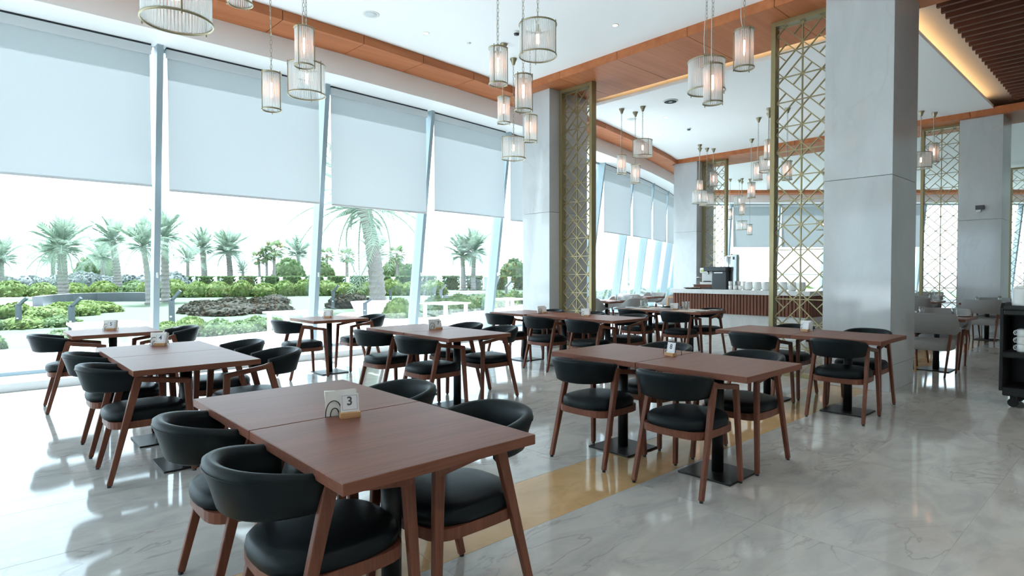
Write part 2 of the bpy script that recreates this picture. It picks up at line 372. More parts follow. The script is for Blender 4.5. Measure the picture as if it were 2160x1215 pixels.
for k in range(NB):
    if k < 3: pass
    w = tag(empty('window_%d' % (k + 1)), kind='structure')
    MB().sweep([[gl(k, t, l, d) for l, d in ((0, 0), (1, 0), (1, 0.012), (0, 0.012))] for t in (0, 1)], True, True, False).build('glass_pane', 'pane_glass', w)
    tg = tang(k)
    MB().bar(gl(k, 0, -0.01, -0.075), gl(k, 0, 1.0, -0.075), 0.075, 0.18, tg).build('mullion', 'aluminium', w)
    MB().bar(gl(k, 0, -0.01, 0.05), gl(k, 0, 1.0, 0.05), 0.05, 0.06, tg).build('outer_mullion', 'aluminium', w)
    MB().bar(gl(k, 0.03, 0.995, -0.02), gl(k, 0.97, 0.995, -0.02), 0.05, 0.05, (0, 0, 1)).build('bottom_rail', 'aluminium', w)
    MB().bar(gl(k, 0.03, 0.004, 0.02), gl(k, 0.97, 0.004, 0.02), 0.05, 0.05, (0, 0, 1)).build('top_rail', 'aluminium', w)
    if 4 <= k <= 15:
        hp = gl(k, 0, 0.70, -0.175); MB().bar(hp, hp + Vector((0, -0.012, -0.07)), 0.02, 0.03, tg).build('latch', 'white_plastic', w, 0.004)
    if k in (9, 18):                 # a glazed door under a transom
        d = tag(empty('door_%d' % (1 if k == 9 else 2)), kind='structure')
        ztr = (GZ1 - 2.36) / (GZ1 - GZ0)
        MB().bar(gl(k, 0.02, ztr, -0.03), gl(k, 0.98, ztr, -0.03), 0.10, 0.08, (0, 0, 1)).build('transom', 'aluminium', d)
        for t in (0.12, 0.52, 0.92):
            MB().bar(gl(k, t, ztr, -0.03), gl(k, t, 1, -0.03), 0.11, 0.06, tg).build('stile', 'aluminium', d)
        MB().bar(gl(k, 0.12, 0.975, -0.03), gl(k, 0.92, 0.975, -0.03), 0.12, 0.06, (0, 0, 1)).build('kick_rail', 'aluminium', d)
        hp = gl(k, 0.50, 0.76, -0.10); MB().bar(hp, gl(k, 0.44, 0.76, -0.10), 0.02, 0.02, (0, 0, 1)).build('door_handle', 'black_metal', d)
    if k in (9, 14, 15) or k < 3 or k > 19: continue
    b = empty('roller_blind'); tag(b, blind_words.get(k, 'white roller blind beyond the left edge of the photo'), 'blind', 'roller blinds on the sloping windows')
    if k not in blind_words and k < 4: pass
    zb = blind_bottom.get(k, 2.51)
    t0, t1 = 0.035, 0.955
    def bsw(sec, t0=t0, t1=t1, k=k): return MB().sweep([[fpt(k, t, o, z) for o, z in sec] for t in (t0, t1)], True, True, False)
    bsw([(-0.115, 4.325), (-0.04, 4.325), (-0.04, 4.348), (-0.115, 4.348)]).build('shadow_gap', 'dark_gap', b)
    bsw([(-0.115, 4.215), (-0.05, 4.215), (-0.05, 4.325), (-0.115, 4.325)]).build('cassette', 'cassette', b)
    bsw([(-0.081, zb), (-0.080, zb), (-0.080, 4.215), (-0.081, 4.215)], t0 + 0.005, t1 - 0.005).build('fabric', 'blind_fabric', b)
    bsw([(-0.090, zb - 0.03), (-0.071, zb - 0.03), (-0.071, zb), (-0.090, zb)], t0 + 0.005, t1 - 0.005).build('hem_bar', 'cassette', b)

# --- ceilings
def fasc_pts(x0, x1):
    return [tuple(fp(k, -1.21, 0).xy) for k in range(NB + 1) if x0 < fp(k, -1.21, 0).x < x1 and k < NCURVE - 1]
struct('ceiling', MB().prism([(-8.8, -6.5), (7.44, -6.5), (7.44, fasc_y(7.44))] + fasc_pts(-8.8, 7.44)[::-1] + [(-8.8, 7.76)], ZC, 4.90), 'paint')
struct('ceiling_second_bay', MB().prism([(9.50, 2.40), (15.80, 2.40), (15.80, fasc_y(15.8))] + fasc_pts(9.50, 15.8)[::-1] + [(9.50, fasc_y(9.50))], 4.80, 4.86), 'paint')
far_in = [tuple(fp(k, -1.21, 0).xy) for k in range(NCURVE - 1, NB + 1)]
struct('ceiling_far_bay', MB().prism([(17.2, -6.5), (far_in[-1][0], -6.5)] + far_in[::-1] + fasc_pts(17.2, 30)[::-1] + [(17.2, fasc_y(17.2))], 4.80, 4.90), 'paint')
up_poly = [(-8.9, -6.6), (36.6, -6.6)] + [tuple(fp(k, 0.05, 0).xy) for k in range(len(path) - 1, -1, -1)]
struct('ceiling_upper', MB().prism(up_poly, 5.02, 5.30), 'paint')
def lamp_strip(a, b, label):
    o = MB().box(a, b).build('cove_light', 'cove_lamp'); tag(o, label, 'light', 'warm cove lights hidden above the ceiling edges')
lamp_strip((9.58, 2.6, 4.865), (9.61, 8.0, 4.885), 'warm light strip in the cove behind the long wooden beam')
lamp_strip((9.7, 2.52, 4.865), (15.6, 2.55, 4.885), 'warm light strip in the cove beside the slatted ceiling')
struct('ceiling_slat_backing', MB().box((8.84, -6.5, 4.99), (15.8, 2.06, 5.02)), 'slat_wood')
slats = tag(empty('ceiling_slats'), kind='structure')
sl_me = MB().box((-0.03, -6.45, 4.86), (0.03, 2.05, 4.99)).mesh('slat', 'slat_wood')
for i in range(28): put('slat', sl_me, slats, (8.98 + i * 0.245, 0, 0))
# --- wooden beams over the column lines
def beam(n, x0, x1, y0, y1, ztop):
    t = tag(empty('trim_%d' % n), kind='structure'); y = y1
    while y > y0:
        a = max(y - 1.22, y0)
        sec = [(x0, ztop), (x0, ZS), (x1, ZS), (x1, ztop), (x1 - 0.03, ztop), (x1 - 0.03, ZS + 0.03), (x0 + 0.03, ZS + 0.03), (x0 + 0.03, ztop)]
        MB().sweep([[(x, yy, z) for x, z in sec] for yy in (a + 0.004, y - 0.004)], True, True, False).build('wood_panel', 'ceiling_wood', t); y -= 1.22
beam(2, 7.43, 8.84, -6.5, fasc_y(8.1) - 0.005, ZC + 0.02)
beam(3, 15.80, 17.18, -6.5, fasc_y(16.4) - 0.005, ZC + 0.02)
# --- walls behind and beside the camera
wb_ = struct('wall_back', MB().box((-9.0, -6.7, 3.6), (-8.8, 9.0, 5.3)), 'paint_wall')
for i in range(5): MB().box((-9.0, -6.7 + i * 3.75, 0.1), (-8.8, -6.0 + i * 3.75, 3.6)).build('pier', 'paint_wall', wb_)
MB().box((-9.0, -6.7, -0.2), (-8.8, 9.0, 0.1)).build('sill', 'paint_wall', wb_)
MB().box((-8.99, -6.0, 0.1), (-8.81, 1.0, 3.6)).build('infill', 'paint_wall', wb_)
for i in (2, 3):  # unseen rear windows, added to bring light in from behind the camera
    w = tag(empty('window_%d' % (40 + i)), kind='structure'); MB().box((-8.91, -6.0 + i * 3.75, 0.1), (-8.90, -2.95 + i * 3.75, 3.6)).build('glass_pane', 'pane_glass', w)
    MB().box((-8.95, -4.5 + i * 3.75, 0.1), (-8.86, -4.44 + i * 3.75, 3.6)).build('mullion', 'aluminium', w)
struct('terrace_rear', MB().box((-60, -30, -0.6), (-9.0, 30, -0.15)), 'terrace')
struct('wall_right', MB().box((-9.0, -6.8, -0.2), (36.7, -6.5, 5.3)), 'paint_wall')
e = fp(NB, 0, 0)
struct('wall_end', MB().box((e.x, -6.6, -0.2), (e.x + 0.25, e.y + 0.2, 5.3)), 'paint_wall')

# --- marble columns
def column(x0, x1, y0, y1, label, joint=2.47):
    t = empty('marble_column', ((x0 + x1) / 2, (y0 + y1) / 2, 0)); tag(t, label, 'column', 'marble clad columns')
    a, b = (x1 - x0) / 2, (y1 - y0) / 2
    MB().box((-a, -b, 0.30), (a, b, joint - 0.002)).build('lower_cladding', 'column_marble', t, 0.004)
    MB().box((-a, -b, joint + 0.002), (a, b, ZS)).build('upper_cladding', 'column_marble', t, 0.004)
    MB().box((-a + 0.004, -b + 0.004, 0), (a - 0.004, b - 0.004, 0.297)).build('plinth', 'column_marble', t, 0.004)
    return t
col_r = column(7.65, 8.62, 2.045, 2.77, 'large pale marble column standing nearest on the right')
col_l = column(7.66, 8.70, 7.42, 8.12, 'pale marble column beside the windows, at the end of the near blinds')
column(15.85, 16.85, 9.28, 10.06, 'marble column behind the counter at the curved windows', 2.6)
col_3 = column(15.95, 16.95, 2.26, 3.00, 'marble column at the right with a small black wall box', 2.5)
column(24.1, 25.0, 1.75, 2.5, 'farthest marble column near the right edge of the photo', 2.5)

# --- gold lattice screens
LR = 0.325
def seg_clip(u0, z0, u1, z1, ua, ub, za, zb):
    t0, t1 = 0.0, 1.0; du, dz = u1 - u0, z1 - z0
    for p, q in ((-du, u0 - ua), (du, ub - u0), (-dz, z0 - za), (dz, zb - z0)):
        if abs(p) < 1e-9:
            if q < 0: return None
        else:
            r = q / p
            if p < 0: t0 = max(t0, r)
            else: t1 = min(t1, r)
    if t1 - t0 < 1e-3: return None
    return (u0 + du * t0, z0 + dz * t0, u0 + du * t1, z0 + dz * t1)
def make_lattice():
    t = empty('lattice_screen'); r = LR; P2 = 2 * r; ua, ub, za, zb = -r, r, 0.05, 4.62; z0 = 0.04; L = 0.3612 * P2
    for s in (-1, 1): MB().box((-0.06, s * (r + 0.03) - 0.03, 0), (0.06, s * (r + 0.03) + 0.03, ZS - 0.001)).build('post', 'brass', t, 0.003)
    MB().box((-0.06, -r, 4.62), (0.06, r, ZS - 0.001)).build('top_rail', 'brass', t, 0.003)
    MB().box((-0.06, -r, 0), (0.06, r, 0.05)).build('bottom_rail', 'brass', t, 0.003)
    MB().box((-0.012, -0.007, za), (0.012, 0.007, zb)).build('lattice_bar', 'brass', t)
    for k in range(1, 15):
        z = z0 + r * k
        if z < zb: MB().box((-0.011, -r, z - 0.006), (0.011, r, z + 0.006)).build('lattice_bar', 'brass', t)
    def dbar(u0, w0, u1, w1):
        q = seg_clip(u0, w0, u1, w1, ua, ub, za, zb)
        if q and math.hypot(q[2] - q[0], q[3] - q[1]) > 0.03:
            MB().bar((0, q[0], q[1]), (0, q[2], q[3]), 0.022, 0.012, (1, 0, 0)).build('lattice_bar', 'brass', t)
    for k in range(-2, 10):
        for o in (-L, L):
            s = z0 + k * P2 + o                      # u + z = s  and  z - u = s
            dbar(-r, s + r, r, s - r); dbar(-r, s - r, r, s + r)
    for k in range(-1, 9):
        for cu, cz in ((0, z0 + k * P2), (-r, z0 + k * P2 + r), (r, z0 + k * P2 + r)):
            h = L / 2
            dbar(cu - h, cz - h, cu + h, cz + h); dbar(cu - h, cz + h, cu + h, cz - h)
    return t
lat = make_lattice()
spots = [((7.95, 3.155), 'gold lattice screen beside the large near marble column'), ((7.97, 7.03), 'gold lattice screen beside the marble column by the windows'),
         ((16.2, 8.89), 'gold lattice screen behind the coffee machines'), ((16.3, 3.39), 'gold lattice screen left of the column with the black wall box'), ((24.4, 2.88), 'farthest gold lattice screen at the right edge of the photo')]
for i, ((x, y), lb) in enumerate(spots):
    o = lat if i == 0 else copy_tree(lat)
    o.location = (x, y, 0); tag(o, lb, 'screen', 'gold lattice screens')
# ================================================================ DINING FURNITURE
def superell(t, a, b, n):
    c, s = math.cos(t), math.sin(t)
    return (a * math.copysign(abs(c) ** (2 / n), c), b * math.copysign(abs(s) ** (2 / n), s))
def pad(mb, cx, a, b, n, prof, seg=36):
    secs = []
    for sc, z in prof: secs.append([(cx + superell(2 * PI * k / seg, a * sc, b * sc, n)[0], superell(2 * PI * k / seg, a * sc, b * sc, n)[1], z) for k in range(seg)])
    return mb.sweep(secs, True, True, True)
def make_chair():
    t = empty('dining_chair')
    pad(MB(), -0.005, 0.250, 0.226, 2.8, [(0.93, 0.395), (0.985, 0.402), (1.0, 0.425), (0.985, 0.447), (0.93, 0.462), (0.80, 0.471), (0.5, 0.477), (0.1, 0.479)]).build('seat', 'leather', t)
    # wooden seat frame: one closed ring under the pad
    ro, ri, sg = [], [], 28
    for k in range(sg):
        a = 2 * PI * k / sg; x, y = superell(a, 0.235, 0.224, 4.5); ro.append((x - 0.005, y)); x, y = superell(a, 0.205, 0.194, 4.5); ri.append((x - 0.005, y))
    mb = MB(); secs = [[(*p, 0.352) for p in ro], [(*p, 0.398) for p in ro], [(*p, 0.398) for p in ri], [(*p, 0.352) for p in ri], [(*p, 0.352) for p in ro]]
    mb.sweep(secs, True, False, False); mb.build('seat_frame', 'chair_wood', t)
    for s in (-1, 1):
        mb = MB(); mb.bar((0.242, s * 0.240, 0.012), (0.210, s * 0.217, 0.640), 0.028, 0.032, (0, 1, 0), 0.030, 0.046); mb.build('front_leg', 'chair_wood', t, 0.005)
        mb = MB(); mb.bar((-0.252, s * 0.240, 0.012), (-0.076, s * 0.222, 0.694), 0.028, 0.032, (0, 1, 0), 0.030, 0.050); mb.build('rear_leg', 'chair_wood', t, 0.005)
        mb = MB(); mb.bar((-0.096, s * 0.222, 0.674), (0.226, s * 0.217, 0.626), 0.036, 0.036, (0, 1, 0), 0.036, 0.034); mb.build('armrest', 'chair_wood', t, 0.008)
        for x in (0.242, -0.252): MB().lathe([(0.012, 0), (0.012, 0.013)], 8, (x, s * 0.240, 0)).build('foot_glide', 'dark_plastic', t)
    secs = []; seam = []; N = 30
    for i in range(N + 1):
        th = -PI / 2 + PI * i / N; q = abs(2 * i / N - 1)
        px, py = superell(th, 0.252, 0.206, 2.4); px = -0.085 - abs(px)
        e = 1e-3; ax, ay = superell(max(-PI / 2, th - e), 0.252, 0.206, 2.4); bx, by = superell(min(PI / 2, th + e), 0.252, 0.206, 2.4)
        d = Vector((-(abs(bx) - abs(ax)), by - ay, 0)).normalized(); n = Vector((d.y, -d.x, 0))
        if n.x > 0 and i not in (0, N): n = -n
        n = Vector((-abs(math.cos(th)) , math.sin(th), 0)).normalized()
        zt, zb = 0.768 - 0.045 * q ** 2.2, 0.592 + 0.004 * q; lean = 0.035 * (1 - q ** 2)
        base = Vector((px, py, 0)); sec = []
        for o, z in ((-0.022, zb + 0.01), (-0.024, (zb + zt) / 2), (-0.026, zt - 0.03), (-0.016, zt - 0.006), (0.004, zt), (0.020, zt - 0.008), (0.026, zt - 0.028), (0.018, (zb + zt) / 2), (0.012, zb + 0.012), (-0.004, zb)):
            l = lean * (z - zb) / (zt - zb); sec.append(tuple(base + n * (o + l) + Vector((0, 0, z))))
        secs.append(sec)
        l = lean * 0.85
        if 7 <= i <= N - 7: seam.append(base + n * (0.0262 + l) + Vector((0, 0, zt - 0.030)))
    br = MB().sweep(secs).build('backrest', 'leather', t)
    MB().tube(seam, 0.0022, 5).build('seam', 'leather', br)
    return t
chair0 = make_chair(); used = {}
def inst(proto, key, x, y, z, rz):
    o = copy_tree(proto) if used.get(key) else proto
    used[key] = True; o.location = (x, y, z); o.rotation_euler = (0, 0, rz); return o
def chair(x, y, rz, label, group='black leather dining chairs'):
    return tag(inst(chair0, 'chair', x, y, 0, rz), label, 'chair', group)
TW, TD = 0.784, 0.795
def make_table():
    t = empty('dining_table')
    MB().box((-TW / 2, -TD / 2 + 0.003, 0.712), (TW / 2, TD / 2 - 0.003, 0.75)).build('tabletop', 'table_wood', t, 0.003)
    MB().box((-0.16, -0.16, 0.702), (0.16, 0.16, 0.712)).build('mounting_plate', 'black_metal', t)
    MB().lathe([(0.0, 0.012), (0.039, 0.012), (0.039, 0.702), (0.0, 0.702)], 20).build('pedestal', 'black_metal', t)
    MB().box((-0.19, -0.19, 0.0), (0.19, 0.19, 0.013)).build('base_plate', 'black_metal', t, 0.003)
    return t
table0 = make_table()
def table(x0, y0, label, group='square wooden dining tables'):
    return tag(inst(table0, 'table', x0 + TW / 2, y0 + TD / 2, 0, 0), label, 'table', group)
# (x0, y0, units, left chair x offset, left chair ys, right chair x offset, right chair ys, words)
ED = {'3': 'the front table with card 3', '4': 'the left middle table with card 4', '5': 'the left window table with card 5', '6': 'the lone table before the tall palm',
      '7': 'the centre table with card 7', '8': 'the centre right table with leaning card', '9': 'the table before the large column', '10': 'the row of three tables', '11': 'the set table before the counter'}
sets = [('3', .775, 1.58, [0, TD], .135, [2.00, 2.72], -.10, [2.0, 2.74]), ('4', .72, 4.33, [0, TD], .135, [4.72, 5.52], .03, [4.70, 5.50]),
        ('5', .685, 7.17, [0], .06, [7.45], .04, [7.5]), ('6', 3.20, 7.30, [0], -.02, [7.62], .06, [7.72]), ('7', 3.26, 4.46, [0, TD], .09, [4.86, 5.70], .11, [5.0, 5.62]),
        ('8', 3.325, 1.61, [0, TD], .075, [2.045, 2.785], -.01, [2.04, 2.80]), ('9', 5.925, 1.65, [0, TD], .13, [2.00, 2.80], .02, [2.06, 2.82]),
        ('10', 6.02, 4.70, [0, .81, 1.655], .02, [5.08, 5.88, 6.72], .0, [5.1, 5.9, 6.74]), ('11', 8.25, 4.75, [0, TD], .05, [5.13, 5.95], .0, [5.13, 5.93])]
place = {1: [''], 2: ['near end', 'far end'], 3: ['near end', 'middle', 'window end']}
for n, x0, y0, us, lo, lys, ro, rys in sets:
    for u, pl in zip(us, place[len(us)]): table(x0, y0 + u, ('wooden pedestal table, %s, %s half' % (ED[n], pl.replace('middle', 'central'))) if pl else 'wooden pedestal table, ' + ED[n])
    for y, pl in zip(lys, place[len(lys)]): chair(x0 + lo, y, random.uniform(-.03, .03), ('black leather chair left of %s, %s' % (ED[n], pl)).rstrip(', '))
    for y, pl in zip(rys, place[len(rys)]): chair(x0 + TW + ro, y, PI + random.uniform(-.03, .03), ('black leather chair right of %s, %s' % (ED[n], pl)).rstrip(', '))

# --- napkin holders with number cards
def text_mesh(txt, size, mat):
    cu = bpy.data.curves.new('digit', 'FONT'); cu.body = txt; cu.size = size; cu.extrude = 0.0004; cu.offset = 0.0011; cu.align_x = 'CENTER'; cu.align_y = 'CENTER'
    o = bpy.data.objects.new('digit', cu); C.objects.link(o); dg = bpy.context.evaluated_depsgraph_get(); me = bpy.data.meshes.new_from_object(o.evaluated_get(dg))
    bpy.data.objects.remove(o); me.materials.clear(); me.materials.append(M[mat]); return me
def holder(x, y, rz, num, label, napkin=True, z=0.75):
    t = empty('napkin_holder', (x, y, z), rz); tag(t, label, 'napkin holder', 'napkin holders with table number cards')
    MB().box((-0.020, -0.036, 0), (0.064, 0.006, 0.024)).build('wooden_block', 'light_wood', t, 0.002)
    tilt = 0.22
    c = MB().box((-0.038, -0.0015, 0), (0.038, 0.0015, 0.078)).build('number_card', 'card', t); c.location = (0.022, -0.017, 0.022); c.rotation_euler = (-tilt, 0, 0)
    for a, b in (((-0.031, 0.010), (-0.031, 0.070)), ((0.031, 0.010), (0.031, 0.070)), ((-0.031, 0.010), (0.031, 0.010)), ((-0.031, 0.070), (0.031, 0.070))):
        MB().bar((a[0], -0.0017, a[1]), (b[0], -0.0017, b[1]), 0.0008, 0.0012, (0, 1, 0)).build('card_border', 'ink', c)
    if num:
        d = put('digit', text_mesh(num, 0.050, 'ink'), c, (0, -0.002, 0.045), (PI / 2, 0, 0))
        MB().box((-0.008, -0.0019, 0.017), (0.008, -0.0015, 0.021)).build('card_mark', 'card', c)
    if napkin:
        n = MB()
        for i in range(7): n.add([(-0.070 + 0.001 * i, 0.020 + i * 0.004, 0.003), (0.055, 0.020 + i * 0.004, 0.003), (0.055 + 0.0015 * i, 0.028 + i * 0.004, 0.112 - 0.002 * i), (-0.074, 0.028 + i * 0.004, 0.108),
                                  (-0.070 + 0.001 * i, 0.0232 + i * 0.004, 0.003), (0.055, 0.0232 + i * 0.004, 0.003), (0.055 + 0.0015 * i, 0.0312 + i * 0.004, 0.112 - 0.002 * i), (-0.074, 0.0312 + i * 0.004, 0.108)],
                                 [(3, 2, 1, 0), (4, 5, 6, 7), (0, 1, 5, 4), (1, 2, 6, 5), (2, 3, 7, 6), (3, 0, 4, 7)])
        o = n.build('napkins', 'paper', t); o['kind'] = 'stuff'
    for q, (cx, r) in enumerate(((-0.040, 0.034), (-0.036, 0.018), (0.030, 0.030))):
        pts = [(cx + r * math.cos(a), 0.014 if q < 2 else 0.060, 0.002 + r * 2.0 * math.sin(a) ** 0.8) for a in [PI * i / 12 for i in range(13)]]
        MB().tube(pts, 0.0022, 5).build('wire_arch', 'black_metal', t)
    return t
holder(1.15, 2.33, -0.30, '3', 'napkin holder showing number card 3 on the front table')
holder(1.14, 5.74, -0.62, '4', 'napkin holder with pointed napkins on the left middle table')
holder(1.06, 7.66, -0.62, '5', 'napkin holder showing number card 5 on a window table')
holder(3.60, 7.78, -1.0, '', 'napkin holder on the single window table in front of the tall palm')
holder(3.72, 5.33, -0.25, '7', 'napkin holder showing its card on the centre table')
holder(3.80, 2.44, -1.75, '8', 'small wooden stand with a leaning card and no napkins', napkin=False)
holder(6.42, 2.50, -1.9, '', 'napkin holder on the table in front of the large marble column')
holder(6.42, 6.36, -0.2, '', 'left napkin holder on the row of three tables')
holder(6.38, 5.47, -1.2, '', 'right napkin holder on the row of three tables')
holder(8.62, 5.45, -1.2, '', 'napkin holder among the plates on the set table before the counter')

# --- grey upholstered chairs and their tables
def make_grey_chair():
    t = empty('upholstered_chair')
    pad(MB(), 0.0, 0.27, 0.26, 4.0, [(0.97, 0.34), (1.0, 0.35), (1.0, 0.43), (0.97, 0.455), (0.85, 0.468), (0.4, 0.474), (0.1, 0.475)]).build('seat', 'grey_fabric', t)
    secs = []; N = 32
    for i in range(N + 1):
        u = 2 * i / N - 1; q = abs(u)
        if q < 0.62: th = u / 0.62 * PI / 2; px, py = superell(th, 0.27, 0.285, 2.4); px = -0.06 - abs(px); n = Vector((-abs(math.cos(th)) - 0.02, math.sin(th), 0)).normalized()
        else: px = -0.06 + (q - 0.62) / 0.38 * 0.26; py = math.copysign(0.285, u); n = Vector((0, math.copysign(1, u), 0))
        k = max(0, (q - 0.38) / 0.62); sm = k * k * (3 - 2 * k)
        zt, zb = 0.835 - 0.205 * min(1, sm * 1.5), 0.565 + 0.02 * sm - 0.03 * math.sin(PI * min(1, k * 1.4))
        if q > 0.85: zt -= (q - 0.85) * 0.25
        base = Vector((px, py, 0)); th_ = 0.024
        secs.append([tuple(base + n * (o + 0.03 * (1 - sm) * (z - zb) / (zt - zb)) + Vector((0, 0, z))) for o, z in ((-th_, zb + 0.01), (-th_, zt - 0.015), (-th_ * 0.5, zt), (th_ * 0.5, zt), (th_, zt - 0.015), (th_, zb + 0.01), (0, zb))])
    MB().sweep(secs).build('backrest', 'grey_fabric', t)
    for s in (-1, 1):
        MB().tube([(0.235, s * 0.245, 0), (0.19, s * 0.285, 0.57)], 0.018, 10, radii=[0.012, 0.019]).build('front_leg', 'chair_wood', t)
        MB().tube([(-0.29, s * 0.225, 0), (-0.17, s * 0.262, 0.57)], 0.018, 10, radii=[0.012, 0.019]).build('rear_leg', 'chair_wood', t)
    return t
grey0 = make_grey_chair()
def gchair(x, y, rz, label): return tag(inst(grey0, 'grey', x, y, 0, rz), label, 'chair', 'grey upholstered chairs')
def glass_obj(x, y, label, h=0.14, r=0.034, z=0.75):
    if 'tumbler' not in used: used['tumbler'] = MB().lathe([(0, 0), (r * .9, 0), (r, h), (r - 0.002, h), (r * .9 - 0.002, 0.012), (0, 0.012)], 16).mesh('drinking_glass', 'tumbler_glass')
    return tag(put('drinking_glass', used['tumbler'], None, (x, y, z)), label, 'glass', 'drinking glasses on the set tables')
def plate_obj(x, y, label, z=0.752):
    if 'plate' not in used: used['plate'] = MB().lathe([(0, 0.003), (0.05, 0.0), (0.055, 0.002), (0.092, 0.012), (0.093, 0.014), (0.055, 0.006), (0, 0.006)], 24).mesh('side_plate', 'white_ceramic')
    return tag(put('side_plate', used['plate'], None, (x, y, z)), label, 'plate', 'plates on the set tables')
def knife_obj(x, y, rz, label, z=0.752):
    if 'knife' not in used: used['knife'] = MB().prism([(-0.10, -0.007), (-0.02, -0.006), (0.0, -0.009), (0.10, -0.008), (0.11, 0.0), (0.10, 0.006), (0.0, 0.004), (-0.02, 0.006), (-0.10, 0.007)], 0, 0.003).mesh('table_knife', 'chrome')
    return tag(put('table_knife', used['knife'], None, (x, y, z), (0, 0, rz)), label, 'cutlery', 'knives on the set tables')
def mat_obj(x, y, rz, label):
    if 'pm' not in used: used['pm'] = MB().box((-0.15, -0.20, 0), (0.15, 0.20, 0.002)).mesh('placemat', 'linen')
    return tag(put('placemat', used['pm'], None, (x, y, 0.75), (0, 0, rz)), label, 'placemat', 'placemats on the set tables')
# set table pair in front of the counter
sp = 'on the set table pair before the counter'
for i, (x, y, w) in enumerate([(8.45, 5.13, 'near left'), (8.45, 5.95, 'far left'), (8.84, 5.13, 'near right'), (8.84, 5.95, 'far right')]):
    mat_obj(x, y, 0, 'beige placemat at the %s place %s' % (w, sp))
    plate_obj(x + (0.0 if x < 8.6 else 0.02), y - 0.27 if y < 5.6 else y + 0.27, 'white plate at the %s place %s' % (w, sp))
    knife_obj(x, y - 0.1, 0.3, 'knife at the %s place %s' % (w, sp), 0.7525)
    glass_obj(x + (0.16 if x < 8.6 else -0.13), y + 0.13, 'clear tumbler at the %s place %s' % (w, sp), z=0.7525)
# tables with grey chairs
def gset(x0, y0, words, chairs, dressed=True):
    table(x0, y0, 'wooden table with grey chairs, ' + words)
    for dx, dy, rz, w in chairs: gchair(x0 + TW / 2 + dx, y0 + TD / 2 + dy, rz, 'grey chair %s of the table %s' % (w, words))
    if dressed:
        glass_obj(x0 + 0.16, y0 + 0.52, 'left tumbler on the table ' + words); glass_obj(x0 + 0.52, y0 + 0.22, 'right tumbler on the table ' + words)
        plate_obj(x0 + 0.62, y0 + 0.13, 'white plate on the table ' + words); plate_obj(x0 + 0.14, y0 + 0.3, 'left plate on the table ' + words)
        knife_obj(x0 + 0.4, y0 + 0.15, 0.9, 'knife on the table ' + words)
gset(9.55, 1.70, 'right of the large near column', [(-0.42, -0.02, 0, 'on the left'), (0.42, 0.02, PI, 'on the right')])
gset(14.75, 1.95, 'far right beside the black trolley', [(-0.42, 0.0, 0, 'on the left'), (0.42, 0.0, PI, 'on the right')])
gset(14.80, 3.12, 'in the second row behind the column', [(-0.42, 0.0, 0, 'on the left'), (0.42, 0.05, PI, 'on the right')])
gset(18.6, 3.9, 'beyond the lattice at the right', [(-0.42, 0.0, 0, 'on the left'), (0.42, 0.0, PI, 'on the right')])
gset(10.0, 7.9, 'at the windows beside the lattice', [(-0.4, 0.05, 0, 'on the left'), (0.1, -0.50, PI * 0.55, 'at the near edge'), (0.42, 0.05, PI, 'on the right')])
gset(12.6, 8.75, 'at the windows left of the counter', [(-0.42, 0.0, 0, 'on the left'), (0.42, 0.05, PI, 'on the right'), (0.1, -0.72, PI / 2, 'at the near edge')])
# bread basket chair made of pale wood by the counter end
hc = empty('high_chair', (12.75, 7.95, 0)); tag(hc, 'pale wooden high chair beside the left end of the counter', 'chair')
for sx in (-1, 1):
    for sy in (-1, 1): MB().bar((sx * 0.24, sy * 0.24, 0), (sx * 0.17, sy * 0.17, 0.95 if sx > 0 else 0.78), 0.03, 0.03, (0, 1, 0)).build('leg', 'light_wood', hc)
MB().box((-0.19, -0.19, 0.5), (0.19, 0.19, 0.525)).build('seat', 'light_wood', hc, 0.004)
for z in (0.70, 0.93): MB().box((0.15, -0.19, z - 0.02), (0.18, 0.19, z + 0.02)).build('back_rail', 'light_wood', hc, 0.004)
MB().box((-0.2, -0.2, 0.76), (-0.16, 0.2, 0.79)).build('front_rail', 'light_wood', hc, 0.004)

